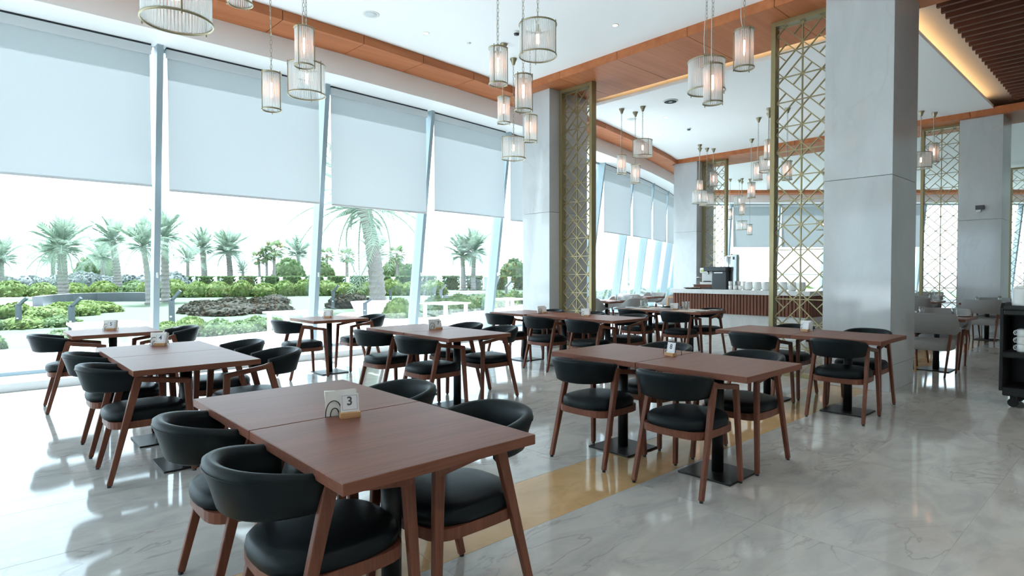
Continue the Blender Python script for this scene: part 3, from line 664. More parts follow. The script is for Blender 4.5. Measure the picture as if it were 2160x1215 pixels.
# ================================================================ PENDANT LAMPS
def pend_parts(big):
    R, H, nr = (0.197, 0.335, 58) if big else (0.098, 0.395, 30)
    d = {}
    g = MB()
    for k in range(nr):
        a = 2 * PI * (k + .5) / nr; x, y = (R - 0.012) * math.cos(a), (R - 0.012) * math.sin(a)
        g.tube([(x, y, 0.012), (x, y, H - 0.012)], 0.0072, 6, False)
    d['glass_rods'] = g.mesh('glass_rods', 'rod_glass')
    d['bottom_ring'] = MB().ring((0, 0, 0.008), R, 0.006, 32, 6, 0.009).mesh('bottom_ring', 'antique_brass')
    d['top_ring'] = MB().ring((0, 0, H - 0.008), R, 0.006, 32, 6, 0.009).mesh('top_ring', 'antique_brass')
    d['frame_rod'] = MB().tube([(R + 0.004, 0, -0.014), (R + 0.004, 0, H + 0.012)], 0.005, 6).mesh('frame_rod', 'antique_brass')
    d['spider'] = MB().bar((-R, 0, H - 0.006), (R, 0, H - 0.006), 0.012, 0.004, (0, 1, 0)).mesh('cross_bar', 'antique_brass')
    d['socket'] = MB().lathe([(0, H - 0.004), (0.017, H - 0.004), (0.019, H - 0.075), (0, H - 0.075)], 14).mesh('socket', 'antique_brass')
    if big: d['bulb'] = MB().lathe([(0.013, H - 0.075), (0.016, H - 0.10), (0.040, H - 0.135), (0.047, H - 0.165), (0.038, H - 0.20), (0.018, H - 0.218), (0, H - 0.222)], 16).mesh('bulb', 'bulb_glass')
    else: d['bulb'] = MB().lathe([(0.013, H - 0.075), (0.016, H - 0.095), (0.017, H - 0.245), (0.010, H - 0.265), (0, H - 0.27)], 14).mesh('bulb', 'bulb_glass')
    pts = []; zt, zb, rr = (H - 0.105, H - 0.195, 0.014) if big else (H - 0.105, H - 0.245, 0.0085)
    for i in range(10):
        a = i * 2 * PI / 10; pts += [(rr * math.cos(a), rr * math.sin(a), zt if i % 2 else zb), (rr * math.cos(a), rr * math.sin(a), zb if i % 2 else zt)]
    d['filament'] = MB().tube(pts, 0.0022, 4).mesh('filament', 'filament')
    return d, H
PM = {True: pend_parts(True), False: pend_parts(False)}
canopy_me = MB().lathe([(0, 0), (0.058, 0), (0.056, -0.012), (0.034, -0.055), (0.022, -0.10), (0.009, -0.105), (0, -0.105)], 20).mesh('canopy', 'antique_brass')
def pendant(x, y, zc, big, label, ceil=ZC, cable=False):
    d, H = PM[big]; z0 = zc - H / 2
    t = empty('pendant_lamp', (x, y, z0), random.uniform(0, 2)); tag(t, label, 'pendant lamp', 'ribbed glass pendant lamps')
    o = put('glass_rods', d['glass_rods'], t); o['kind'] = 'stuff'
    put('bottom_ring', d['bottom_ring'], t); put('top_ring', d['top_ring'], t); put('cross_bar', d['spider'], t); put('socket', d['socket'], t)
    for k in range(3): put('frame_rod', d['frame_rod'], t, rot=(0, 0, k * 2 * PI / 3 + 0.3))
    b = put('bulb', d['bulb'], t); put('filament', d['filament'], b)
    top = ceil - z0; put('canopy', canopy_me, t, (0, 0, top))
    ch = MB(); z = H + 0.002; i = 0; P = 0.042
    while z < top - 0.11:
        n, m = 8, 4; vs = []; fs = []
        for a in range(n):
            th = 2 * PI * a / n
            for k in range(m):
                be = 2 * PI * k / m; rx = 0.0095 + 0.0022 * math.cos(be); u = rx * math.cos(th); w = rx * math.sin(th) * 1.0 + math.copysign(0.015, math.sin(th)) * (1 if abs(math.sin(th)) > 0.1 else 0); v = 0.0022 * math.sin(be)
                vs.append((u, v, z + P / 2 + w) if i % 2 == 0 else (v, u, z + P / 2 + w))
        for a in range(n):
            for k in range(m): fs.append((a * m + k, ((a + 1) % n) * m + k, ((a + 1) % n) * m + (k + 1) % m, a * m + (k + 1) % m))
        ch.add(vs, fs, True); z += P; i += 1
    c = ch.build('chain', 'antique_brass', t); c['kind'] = 'stuff'
    L = top - H - 0.1; pts = [(0.012 + (0.03 if cable else 0.006) * math.sin(PI * j / 12 * 2.0) * (1 - j / 12), 0.008, H + L * j / 12) for j in range(13)]
    MB().tube(pts, 0.0032, 5).build('cable', 'paper', t)
    return t
P_ = 'ribbed glass pendant lamp'
pendant(0.93, 4.04, 3.05, True, 'largest wide ' + P_ + ' cut by the top edge at the left')
pendant(1.69, 5.26, 3.83, False, 'slim ' + P_ + ' whose bottom ring just shows at the top edge')
pendant(2.54, 5.97, 3.69, False, 'slim ' + P_ + ' overlapping the wide one before the second blind', cable=True)
pendant(2.34, 6.34, 3.28, False, 'slim ' + P_ + ' leftmost of the cluster before the second blind', cable=True)
pendant(2.72, 6.33, 3.48, True, 'wide ' + P_ + ' of the cluster before the second blind')
pendant(4.22, 4.86, 3.60, False, 'slim ' + P_ + ' on the left of the centre cluster, upper')
pendant(4.53, 4.79, 3.36, False, 'slim ' + P_ + ' in the middle of the centre cluster')
pendant(4.40, 4.43, 3.80, True, 'wide ' + P_ + ' topmost of the centre cluster')
pendant(5.93, 6.70, 3.82, False, 'small slim ' + P_ + ' behind the centre cluster, at the left')
pendant(6.22, 6.42, 3.54, False, 'small slim ' + P_ + ' behind the centre cluster, before the marble column')
pendant(6.45, 7.05, 3.37, True, 'wide ' + P_ + ' lowest of the centre cluster')
pendant(5.92, 3.36, 3.50, True, 'wide ' + P_ + ' of the cluster left of the large lattice', cable=True)
pendant(5.64, 3.13, 3.30, False, 'slim ' + P_ + ' in front of the wide one left of the large lattice')
pendant(5.89, 2.92, 3.66, False, 'slim ' + P_ + ' close to the top of the large lattice', cable=True)
Z2 = 4.80
for x, y, z, b, w in [(10.06, 7.64, 3.64, False, 'left of the three hung before the curved windows'), (10.48, 7.60, 3.48, False, 'lowest of the three hung before the curved windows'), (10.24, 7.24, 3.94, True, 'highest of the three hung before the curved windows'),
        (14.8, 8.58, 3.72, False, 'before the far marble column, left one'), (15.14, 8.36, 3.95, False, 'in front of the far lattice'), (14.4, 8.35, 3.40, True, 'before the far marble column, left wide one'), (14.95, 8.45, 3.39, True, 'before the far marble column, right wide one'),
        (12.31, 5.55, 3.94, False, 'top of the cluster above the counter'), (12.69, 5.72, 3.71, True, 'wide middle one of the cluster above the counter'), (12.72, 5.66, 3.35, False, 'lowest of the cluster above the counter'), (12.9, 6.05, 3.62, False, 'left one of the cluster above the counter'),
        (14.79, 7.11, 3.49, False, 'hanging alone left of the counter cluster'), (12.6, 5.29, 3.50, False, 'behind the upper part of the large lattice'),
        (14.96, 3.48, 3.75, True, 'right of the large near column'), (15.3, 3.32, 3.94, False, 'in front of the right lattice'), (14.2, 4.75, 3.2, True, 'low behind the large lattice, upper'), (14.5, 4.4, 2.95, False, 'low behind the large lattice, lower'),
        (13.9, 4.62, 2.75, True, 'low behind the large lattice, bottom'),
        (20.44, 10.62, 3.51, False, 'far group before the end window, left'), (20.66, 10.28, 3.68, False, 'far group before the end window, middle'), (20.9, 10.5, 4.03, True, 'far group before the end window, top'), (21.3, 10.6, 3.15, True, 'far group before the end window, lower wide one'), (21.0, 10.15, 2.95, False, 'far group before the end window, lowest'),
        (19.5, 5.0, 3.6, False, 'beyond the right lattice, upper'), (19.9, 5.25, 3.05, False, 'beyond the right lattice, lower'), (19.7, 5.6, 3.3, True, 'beyond the right lattice, wide one'), (21.5, 7.8, 3.0, True, 'far away behind the large lattice'), (21.8, 7.3, 3.5, False, 'far away behind the large lattice, slim one')]:
    pendant(x, y, z, b, ('wide ' if b else 'slim ') + P_ + ' ' + w, Z2)

# ================================================================ CEILING FITTINGS
def disc(x, y, r, label, cat, name, mat='white_plastic', z=ZC, ring=None, lamp=False):
    t = empty(name, (x, y, z)); tag(t, label, cat, ('recessed downlights' if lamp else None))
    MB().lathe([(0, -0.004), (r * 0.72, -0.004), (r * 0.75, -0.006), (r * 0.97, -0.007), (r, -0.003), (r, 0), (0, 0)], 28).build('flange', mat, t)
    if lamp: MB().lathe([(0, -0.0045), (r * 0.62, -0.0045), (r * 0.62, -0.0065), (0, -0.0065)], 20).build('lamp', 'downlight_lamp', t)
    else: MB().lathe([(0, -0.0045), (r * 0.70, -0.0045), (r * 0.68, -0.0075), (0, -0.008)], 24).build('grille', 'cassette', t)
def spot(x, y, z, e):
    l = bpy.data.lights.new('downlight_beam', 'SPOT'); l.energy = e; l.spot_size = math.radians(125); l.spot_blend = 1.0; l.color = (1.0, 0.90, 0.78); l.shadow_soft_size = 0.05
    o = bpy.data.objects.new('downlight_beam', l); C.objects.link(o); o.location = (x, y, z - 0.012)
disc(3.95, 7.12, 0.11, 'round ceiling speaker above the window blinds', 'speaker', 'ceiling_speaker')
disc(4.84, 7.15, 0.05, 'recessed downlight near the window side beam', 'downlight', 'downlight', lamp=True)
disc(6.64, 5.16, 0.05, 'recessed downlight above the centre right of the ceiling', 'downlight', 'downlight', lamp=True)
disc(5.52, 7.02, 0.035, 'tiny ceiling sprinkler cap near the window beam', 'sprinkler', 'sprinkler_cap')
for x, y in ((4.84, 7.15), (6.64, 5.16)): spot(x, y, ZC, 45)
k = 0
for x in (-3.4, -1.0, 1.4, 3.8, 6.2):  # out-of-view downlights, added to lift the interior light
    for y in (-4.2, -1.7):
        disc(x, y, 0.05, 'unseen downlight added in the ceiling behind and right of the camera', 'downlight', 'downlight', lamp=True); spot(x, y, ZC, 34)
for x in (9.95, 12.4, 14.85):  # more unseen fittings among the slats, added to brighten the right side
    for y in (-3.4, -0.8):
        disc(x, y, 0.05, 'unseen downlight added between the slats of the ceiling at the right', 'downlight', 'downlight', lamp=True, z=4.985); spot(x, y, 4.97, 34)
def smoke(x, y, z, label):
    t = empty('smoke_detector', (x, y, z)); tag(t, label, 'smoke detector')
    MB().lathe([(0, 0), (0.055, 0), (0.055, -0.012), (0.048, -0.022), (0, -0.022)], 20).build('base', 'white_plastic', t)
    MB().lathe([(0, -0.022), (0.040, -0.022), (0.036, -0.042), (0, -0.046)], 20).build('sensor_head', 'dark_plastic', t)
smoke(5.78, 6.25, ZC, 'smoke detector beside the topmost wide pendant'); smoke(12.6, 7.6, Z2, 'smoke detector on the ceiling of the second bay')
def vent(x, y, z, label):
    t = empty('ceiling_vent', (x, y, z)); tag(t, label, 'vent')
    MB().lathe([(0, -0.02), (0.13, -0.02), (0.15, -0.008), (0.15, 0), (0, 0)], 24).build('diffuser', 'cassette', t)
    MB().lathe([(0.04, -0.024), (0.12, -0.024), (0.12, -0.0205), (0.04, -0.0205)], 24).build('slot', 'dark_gap', t)
vent(10.32, 6.64, Z2, 'round dark air vent on the second bay ceiling')
disc(10.9, 8.0, 0.11, 'round ceiling speaker on the second bay ceiling', 'speaker', 'ceiling_speaker', z=Z2)
disc(11.3, 7.4, 0.05, 'recessed downlight in the second bay near the curved windows', 'downlight', 'downlight', z=Z2, lamp=True)
disc(12.6, 8.4, 0.05, 'recessed downlight in the second bay near the far column', 'downlight', 'downlight', z=Z2, lamp=True)
spot(11.3, 7.4, Z2, 45); spot(12.6, 8.4, Z2, 45)
disc(9.7, 4.3, 0.04, 'sprinkler cap beside the large lattice', 'sprinkler', 'sprinkler_cap', z=Z2)
wb = empty('wall_box', (15.945, 2.62, 2.74)); tag(wb, 'small black wall box with a white base on the right marble column', 'wall box')
MB().box((-0.05, -0.075, -0.03), (0.0, 0.075, 0.06)).build('case', 'dark_plastic', wb, 0.004); MB().box((-0.055, -0.02, -0.075), (0.0, 0.06, -0.032)).build('bracket', 'white_plastic', wb, 0.004)
# ================================================================ COUNTER AND ITS ITEMS
ct = empty('service_counter', (12.05, 6.15, 0)); tag(ct, 'marble topped service counter with vertical wooden slats in the second bay', 'counter')
def cb(name, a, b, mat, bev=0.0): return MB().box((a[0] - 12.05, a[1] - 6.15, a[2]), (b[0] - 12.05, b[1] - 6.15, b[2])).build(name, mat, ct, bev)
cb('worktop', (12.0, 4.58, 0.905), (12.75, 7.70, 1.0), 'counter_marble', 0.004)
cb('worktop_return', (12.752, 4.58, 0.905), (15.2, 5.33, 1.0), 'counter_marble', 0.004)
cb('base', (12.12, 4.70, 0.0), (12.70, 7.62, 0.47), 'counter_marble'); cb('base_return', (12.702, 4.70, 0.0), (15.1, 5.25, 0.47), 'counter_marble')
cb('back_panel', (12.09, 4.66, 0.472), (12.70, 7.66, 0.904), 'black_metal'); cb('back_panel_return', (12.702, 4.66, 0.472), (15.1, 5.25, 0.904), 'black_metal')
s_me = MB().box((-0.016, -0.026, 0.475), (0.016, 0.026, 0.902)).mesh('slat', 'counter_wood')
for i in range(42): put('slat', s_me, ct, (12.068 - 12.05, 7.63 - i * 0.0718 - 6.15, 0))
for i in range(40): put('slat', s_me, ct, (12.11 + i * 0.0718 - 12.05, 4.638 - 6.15, 0), (0, 0, PI / 2))
def item(name, x, y, label, cat, z=1.0, rz=0.0, group=None): return tag(empty(name, (x, y, z), rz), label, cat, group)
cm = item('coffee_machine', 12.36, 6.62, 'dark coffee machine with an overhanging head on the counter', 'coffee machine')
MB().box((-0.16, -0.20, 0.0), (0.22, 0.14, 0.40)).build('body', 'dark_plastic', cm, 0.01)
MB().box((-0.18, -0.20, 0.40), (0.22, 0.34, 0.50)).build('head', 'dark_plastic', cm, 0.012)
MB().box((-0.16, 0.14, 0.0), (0.20, 0.36, 0.035)).build('drip_tray', 'black_metal', cm, 0.004)
MB().box((-0.172, -0.12, 0.36), (-0.16, 0.08, 0.375)).build('front_trim', 'chrome', cm)
MB().tube([(-0.1, 0.26, 0.40), (-0.1, 0.26, 0.33)], 0.02, 10).build('spout', 'chrome', cm)
bl = item('water_boiler', 12.56, 6.48, 'tall stainless steel water boiler behind the coffee machine', 'boiler')
MB().lathe([(0, 0), (0.17, 0), (0.17, 0.72), (0.15, 0.75), (0, 0.76)], 28).build('tank', 'chrome', bl)
MB().box((-0.2, -0.22, 0.0), (-0.08, -0.08, 0.77)).build('control_column', 'chrome', bl, 0.01); MB().box((-0.206, -0.17, 0.66), (-0.2, -0.13, 0.72)).build('control_panel', 'dark_plastic', bl)
MB().lathe([(0, 0), (0.03, 0), (0.02, 0.03), (0, 0.035)], 12, (0, 0, 0.76)).build('lid_knob', 'dark_plastic', bl)
ty = item('wooden_tray_box', 12.45, 6.98, 'low dark wooden stand under the white brewer', 'stand')
MB().box((-0.2, -0.26, 0), (0.2, 0.26, 0.085)).build('box', 'chair_wood', ty, 0.004); MB().box((-0.21, -0.27, 0.085), (0.21, 0.27, 0.10)).build('top', 'chair_wood', ty, 0.003)
br = item('espresso_brewer', 12.45, 6.98, 'small white espresso brewer with a green display', 'coffee machine', 1.10)
MB().box((-0.14, -0.19, 0.0), (0.14, 0.14, 0.06)).build('foot', 'white_plastic', br, 0.008); MB().box((-0.06, -0.19, 0.06), (0.16, 0.14, 0.36)).build('body', 'white_plastic', br, 0.02)
MB().box((-0.15, -0.19, 0.26), (0.16, 0.14, 0.38)).build('head', 'white_plastic', br, 0.02); MB().box((-0.153, 0.02, 0.29), (-0.149, 0.11, 0.335)).build('display', 'screen_green', br)
MB().lathe([(0, 0), (0.09, 0), (0.09, 0.02), (0, 0.02)], 18, (-0.06, 0.0, 0.061)).build('drip_tray', 'black_metal', br)
MB().tube([(-0.1, 0.14, 0.15), (-0.1, 0.21, 0.17), (-0.1, 0.25, 0.15)], 0.012, 8).build('steam_lever', 'chrome', br)
pl = item('food_platter', 12.22, 7.25, 'black oval platter of small bites at the left end of the counter', 'platter')
MB().lathe([(0, 0.0), (0.14, 0.0), (0.21, 0.025), (0.205, 0.03), (0.14, 0.01), (0, 0.01)], 28).build('dish', 'black_metal', pl)
for i in range(26):
    a, r = i * 2.4, 0.03 + 0.14 * math.sqrt(i / 26)
    MB().lathe([(0, 0), (0.022, 0.004), (0.024, 0.016), (0.012, 0.026), (0, 0.028)], 8, (r * math.cos(a), r * math.sin(a), 0.012)).build('bite', 'linen' if i % 3 else 'light_wood', pl)
cup_me = MB().lathe([(0, 0), (0.030, 0), (0.037, 0.02), (0.040, 0.09), (0.037, 0.09), (0.034, 0.02), (0, 0.012)], 18).mesh('cup', 'white_ceramic')
for j, (x, y) in enumerate([(12.22, 6.33), (12.22, 6.22), (12.22, 6.10), (12.40, 6.33), (12.40, 6.22), (12.40, 6.10)]):
    for k in range(2 if (x > 12.3 or j == 0) else 1):
        tag(put('coffee_cup', cup_me, None, (x, y, 1.0 + k * 0.09)), 'white coffee cup stacked right beside the dark coffee machine', 'cup', 'white cups stacked beside the coffee machine')
def pot(x, y, label):
    t = item('ribbed_pot', x, y, label, 'pot', group='white ribbed pots along the counter')
    if 'pot' not in used:
        mb = MB(); n = 36; secs = []
        for r, z in [(0.060, 0), (0.074, 0.02), (0.080, 0.08), (0.076, 0.15), (0.068, 0.175), (0.060, 0.175), (0.066, 0.14), (0.066, 0.02)]:
            secs.append([((r * (1 + 0.035 * (k % 2))) * math.cos(2 * PI * k / n) if True else 0, (r * (1 + 0.035 * (k % 2))) * math.sin(2 * PI * k / n), z) for k in range(n)])
        used['pot'] = mb.sweep(secs, True, True, True).mesh('body', 'white_ceramic')
        used['pot_h'] = MB().tube([(0.0, 0.07, 0.14), (0.0, 0.11, 0.14), (0.0, 0.12, 0.09), (0.0, 0.105, 0.05), (0.0, 0.075, 0.045)], 0.008, 8).mesh('handle', 'white_ceramic')
    put('body', used['pot'], t); put('handle', used['pot_h'], t)
for i, y in enumerate([5.93, 5.74, 5.56, 5.38, 5.20, 5.02, 4.84]):
    pot(12.25, y, 'white ribbed pot on the counter, number %s from the coffee machine' % ['one', 'two', 'three', 'four', 'five', 'six', 'seven'][i])

# ================================================================ BLACK SERVICE TROLLEY
tr = empty('service_trolley', (7.95, 0.62, 0)); tag(tr, 'black service trolley with a shelf of white cups at the right edge', 'trolley')
for nm, z0, z1 in (('bottom_tray', 0.115, 0.20), ('middle_shelf', 0.50, 0.56), ('top_tray', 0.93, 0.985)): MB().box((-0.27, -0.50, z0), (0.27, 0.44, z1)).build(nm, 'trolley_black', tr, 0.012)
for y in (0.44, -0.53):
    MB().sweep([[(x, yy, z) for x, z in ((-0.255, 0.16), (0.255, 0.16), (0.245, 0.6), (0.25, 1.0), (0.18, 1.05), (-0.18, 1.05), (-0.25, 1.0), (-0.235, 0.6))] for yy in (y, y + 0.03)], True, True, False).build('end_panel', 'trolley_black', tr, 0.006)
MB().box((0.22, -0.5, 0.2), (0.24, 0.44, 0.93)).build('back_panel', 'trolley_black', tr)
MB().box((-0.26, -0.50, 0.985), (-0.235, 0.44, 1.03)).build('front_lip', 'trolley_black', tr, 0.005)
for x in (-0.2, 0.2):
    for y in (-0.42, 0.36):
        c = MB().box((x - 0.02, y - 0.025, 0.08), (x + 0.02, y + 0.025, 0.116)).build('caster', 'trolley_black', tr)
        MB().tube([(x - 0.014, y, 0.045), (x + 0.014, y, 0.045)], 0.045, 16).build('wheel', 'trolley_black', c)
def mug_parts():
    return MB().lathe([(0, 0), (0.034, 0), (0.038, 0.01), (0.039, 0.075), (0.036, 0.075), (0.034, 0.01), (0, 0.008)], 18).mesh('body', 'white_ceramic'), MB().tube([(0, 0.036, 0.06), (0, 0.058, 0.058), (0, 0.062, 0.038), (0, 0.055, 0.02), (0, 0.034, 0.018)], 0.005, 6).mesh('handle', 'white_ceramic')
mb_, mh_ = mug_parts()
for iy in range(5):
    for ix in range(2):
        for iz in range(3):
            t = item('mug', 7.80 + ix * 0.10, 0.93 - iy * 0.088, 'white mug stacked on the middle shelf of the black trolley', 'mug', 0.56 + iz * 0.076, 0.0, 'white mugs on the trolley')
            put('body', mb_, t); put('handle', mh_, t, rot=(0, 0, 0.2 if iy == 0 else 1.3))
cn = item('white_canister', 7.92, 0.955, 'white canister on top of the black trolley', 'canister', 0.985)
MB().lathe([(0, 0), (0.07, 0), (0.072, 0.02), (0.072, 0.20), (0.06, 0.215), (0, 0.215)], 22).build('body', 'white_ceramic', cn); MB().lathe([(0, 0.215), (0.05, 0.215), (0.045, 0.235), (0, 0.24)], 18).build('lid', 'white_plastic', cn)

# ================================================================ OUTDOORS
GZ = -0.15; KS = 1.11
def O(x, y): return (x * KS, y * KS)
struct('ground', MB().prism([(-400, 9.2)] + [tuple(fp(k, 0.5, 0).xy) for k in range(0, NB + 1)] + [(500, -60), (500, 95), (-400, 95)], -1.2, -0.22), 'soil')
tag(MB().prism([tuple(fp(k, 0.60, 0).xy) for k in range(13, NB + 1)] + [(60, 0), (70, 40), O(40, 30), O(26, 27.3), (19.5, 19.5)], -0.5, GZ - 0.02).build('lawn', 'lawn'), 'grass outside the curved windows and the end windows', 'lawn', kind='stuff')
tag(MB().box((-3000, 95, -3.2), (5000, 4500, -3.0)).build('sea', 'sea'), 'pale blue sea on the horizon', 'sea', kind='stuff')
struct('terrace', MB().prism([tuple(fp(k, 0.60, 0).xy) for k in range(0, 14)] + [tuple(fp(13, 4.0, 0).xy), (19.5, 19.5), O(25.6, 27.3), O(22, 27.5), O(15, 22.4), O(9.3, 19.0), O(6.3, 14.6), O(3.5, 13.7), O(0.3, 14.0), (-12, 15.6)], -0.6, GZ), 'terrace')
tag(MB().prism([(-30, 15.4), O(0.3, 14.0), O(3.5, 13.7), O(6.3, 14.6), O(9.3, 19.0), O(15, 22.4), O(22, 27.5), O(40, 30), O(34, 40), O(23, 56), (10, 66), (-30, 66)], -0.5, GZ - 0.03).build('lawn', 'lawn'), 'green lawn between the terrace and the fence', 'lawn', kind='stuff')
def pathway(pts, w, label):
    mb = MB(); vs = []
    for i, p in enumerate(pts):
        d = (Vector(pts[min(i + 1, len(pts) - 1)]) - Vector(pts[max(i - 1, 0)])).normalized(); n = Vector((-d.y, d.x)) * w / 2
        vs.append([(p[0] + n.x, p[1] + n.y, GZ - 0.1), (p[0] - n.x, p[1] - n.y, GZ - 0.1), (p[0] - n.x, p[1] - n.y, GZ + 0.005), (p[0] + n.x, p[1] + n.y, GZ + 0.005)])
    o = mb.sweep(vs, True, True, False).build('garden_path', 'terrace'); o['kind'] = 'structure'
pathway([O(-6, 27.5), O(-1, 27.8), O(1.0, 28.6), O(2.0, 31.5), O(1.6, 36), O(0, 40)], 1.9, '')
pathway([O(1, 45), O(8, 43.0), O(14, 39.5), O(20, 35.5), O(26, 32)], 1.0, '')
pathway([O(4, 54), O(14, 51.0), O(22, 44), O(29, 35)], 1.6, '')
# curved dark wall
pts = [O(1.9, 31.8), O(2.4, 33.6), O(3.3, 35.0), O(4.4, 35.8), O(5.6, 35.6), O(6.6, 34.6)]
vs = []
for i, p in enumerate(pts):
    d = (Vector(pts[min(i + 1, 5)]) - Vector(pts[max(i - 1, 0)])).normalized(); n = Vector((-d.y, d.x)) * 0.2
    vs.append([(p[0] + n.x, p[1] + n.y, -0.18), (p[0] - n.x, p[1] - n.y, -0.18), (p[0] - n.x, p[1] - n.y, 0.32), (p[0] + n.x, p[1] + n.y, 0.32)])
tag(MB().sweep(vs, True, True, False).build('garden_wall', 'dark_stone'), 'low curved dark stone wall on the lawn at the left', 'wall')
tag(MB().box((0, 0, 0), (5.5, 0.4, 0.32)).build('pool_wall', 'dark_stone'), 'low dark stone basin edge beyond the right windows', 'wall'); bpy.data.objects['pool_wall'].location = (*O(17.0, 23.2), GZ); bpy.data.objects['pool_wall'].rotation_euler = (0, 0, 0.45)
pb = tag(empty('planter', (*O(10.2, 18.2), GZ)), 'round white planter beside the tall near palm', 'planter')
MB().lathe([(0, 0), (0.75, 0), (0.95, 0.45), (0.90, 0.45), (0.8, 0.35), (0, 0.35)], 28).build('bowl', 'outdoor_white', pb)

# --- shrubs
def blob(seed, n, a, b, c, leaf, mat, boxy=False):
    rnd = random.Random(seed); mb = MB()
    mb.lathe([(0, 0.0), (0.86, 0.02), (0.9, 0.35), (0.78, 0.68), (0.45, 0.88), (0, 0.93)], 10)
    mb.v = [(x * a, y * b, z * c) for x, y, z in mb.v]
    for i in range(n):
        if boxy:
            f = rnd.random(); p = Vector((rnd.uniform(-1, 1) * a, rnd.uniform(-1, 1) * b, rnd.uniform(0, 1) * c))
            if f < .45: p.z = c * rnd.uniform(.93, 1.03)
            else: p.y = math.copysign(b, rnd.random() - 0.5) * rnd.uniform(.95, 1.05)
        else:
            t, h = rnd.uniform(0, 2 * PI), rnd.random(); r = math.sqrt(max(0, 1 - (h * 1.0) ** 2)) * rnd.uniform(.88, 1.06); p = Vector((a * r * math.cos(t), b * r * math.sin(t), c * h * rnd.uniform(.9, 1.06)))
        d = Vector((rnd.gauss(0, 1), rnd.gauss(0, 1), rnd.gauss(0.3, 1))).normalized() * leaf; e = d.orthogonal().normalized() * leaf * 0.45
        mb.add([p - d * .5, p + e, p + d * .5, p - e], [(0, 1, 2, 3)])
    return mb.mesh('foliage', mat)
def boxblob(seed, n, a, b, c, leaf, mat):
    me = blob(seed, n, a, b, c, leaf, mat, True); return me
BL = {(m, s): blob(s * 17 + i, 420, 1, 1, 1, 0.22, m) for i, m in enumerate(('bright_green', 'mid_green', 'dark_shrub', 'silver_green')) for s in (1, 2)}
def shrub(x, y, r, h, mat, label, group, sd=None):
    o = put('shrub', BL[(mat, random.choice((1, 2)))], None, (x, y, GZ - 0.04), (0, 0, random.uniform(0, 6)), (r, r * random.uniform(.85, 1.15), h)); return tag(o, label, 'shrub', group)
def along(pts, step):
    out = []
    for a, b in zip(pts, pts[1:]):
        a, b = Vector(a), Vector(b); n = max(1, int((b - a).length / step)); out += [a.lerp(b, i / n) for i in range(n)]
    return out
for p in along([O(3.1, 14.3), O(4.6, 14.45), O(6.0, 15.2)], 0.5): shrub(p.x + random.uniform(-.1, .1), p.y + random.uniform(-.1, .5), random.uniform(.38, .5), random.uniform(.3, .48), random.choice(('bright_green', 'bright_green', 'mid_green')), 'leafy green shrub in the border along the terrace edge', 'shrubs along the terrace edge')
for p in along([O(-2, 14.7), O(1.2, 14.3), O(2.6, 14.2)], 0.9): shrub(p.x, p.y + random.uniform(0, .5), random.uniform(.25, .4), random.uniform(.25, .4), random.choice(('bright_green', 'mid_green')), 'loose flowering shrub at the left terrace edge', 'loose shrubs at the left terrace edge')
for p in along([O(9.7, 15.6), O(13.8, 17.2), O(20, 20), O(28, 18), O(36, 10)], 0.85): shrub(p.x, p.y + random.uniform(-.2, .5), random.uniform(.5, .65), random.uniform(.5, .75), random.choice(('bright_green', 'mid_green')), 'green shrub in the border seen through the right windows', 'shrubs seen through the right windows')
for p in along([O(-3, 25.0), O(0.2, 25.0), O(1.6, 23.4), O(3.3, 26.0), O(2.2, 28.0)], 0.8): shrub(p.x, p.y + random.uniform(-.4, .4), random.uniform(.6, .85), random.uniform(.35, .55), 'bright_green', 'bright green clipped shrub on the left of the lawn', 'clipped shrubs on the left of the lawn')
for p in along([O(-2, 19.8), O(0.9, 19.6), O(2.4, 20.3)], 0.8): shrub(p.x, p.y + random.uniform(-.3, .6), random.uniform(.45, .6), random.uniform(.22, .34), random.choice(('bright_green', 'mid_green')), 'low green hedge shrub curving across the left lawn', 'low hedge shrubs on the left lawn')
for p in along([O(5.6, 23.6), O(6.2, 21.2), O(7.6, 21.6), O(7.0, 25.5), O(8.6, 27.0), O(11.2, 27.6)], 0.75): shrub(p.x + random.uniform(-.3, .3), p.y + random.uniform(-.5, .8), random.uniform(.6, .9), random.uniform(.32, .5), 'dark_shrub', 'dark brownish low shrub in the bed on the middle of the lawn', 'dark shrubs on the lawn')
for p in along([O(11, 22.2), O(12.6, 23.6)], 0.9): shrub(p.x, p.y, .8, .6, 'dark_shrub', 'dark shrub behind the tall near palm', 'dark shrubs behind the near palm')
for p in along([O(7.6, 40.5), O(11.9, 37.2), O(15.4, 36.5), O(19.6, 33.2), O(23, 31)], 1.25): shrub(p.x, p.y + random.uniform(-.3, .6), random.uniform(.8, 1.1), random.uniform(.85, 1.15), 'bright_green', 'rounded light green bush in the row before the fence', 'rounded bushes before the fence')
for p in along([O(-8, 46), O(0, 47), O(6, 45), O(11, 44)], 1.5): shrub(p.x, p.y + random.uniform(-.8, .8), random.uniform(1, 1.4), random.uniform(.8, 1.1), random.choice(('bright_green', 'mid_green')), 'leafy green bush in front of the silvery bushes at the left', 'green bushes at the left rear')
for p in along([O(-14, 58), O(-4, 60), O(5, 61), O(14, 58)], 1.7): shrub(p.x, p.y + random.uniform(-1, 1), random.uniform(1.4, 2.0), random.uniform(1.3, 1.75), 'silver_green', 'silvery flowering bush at the rear left of the garden', 'silvery bushes at the rear left')
for x, y, r in [(24.5, 62, 1.9), (38.5, 64, 2.0), (44, 48, 1.9), (9, 72, 2.2), (30, 66, 1.7), (53, 50, 1.8), (36, 57, 1.5)]:
    tag(put('round_tree', BL[('mid_green', 1)], None, (*O(x, y), 0.2), (0, 0, x), (r, r, r * 1.5)), 'small round green tree standing behind the fence', 'tree', 'round trees behind the fence')
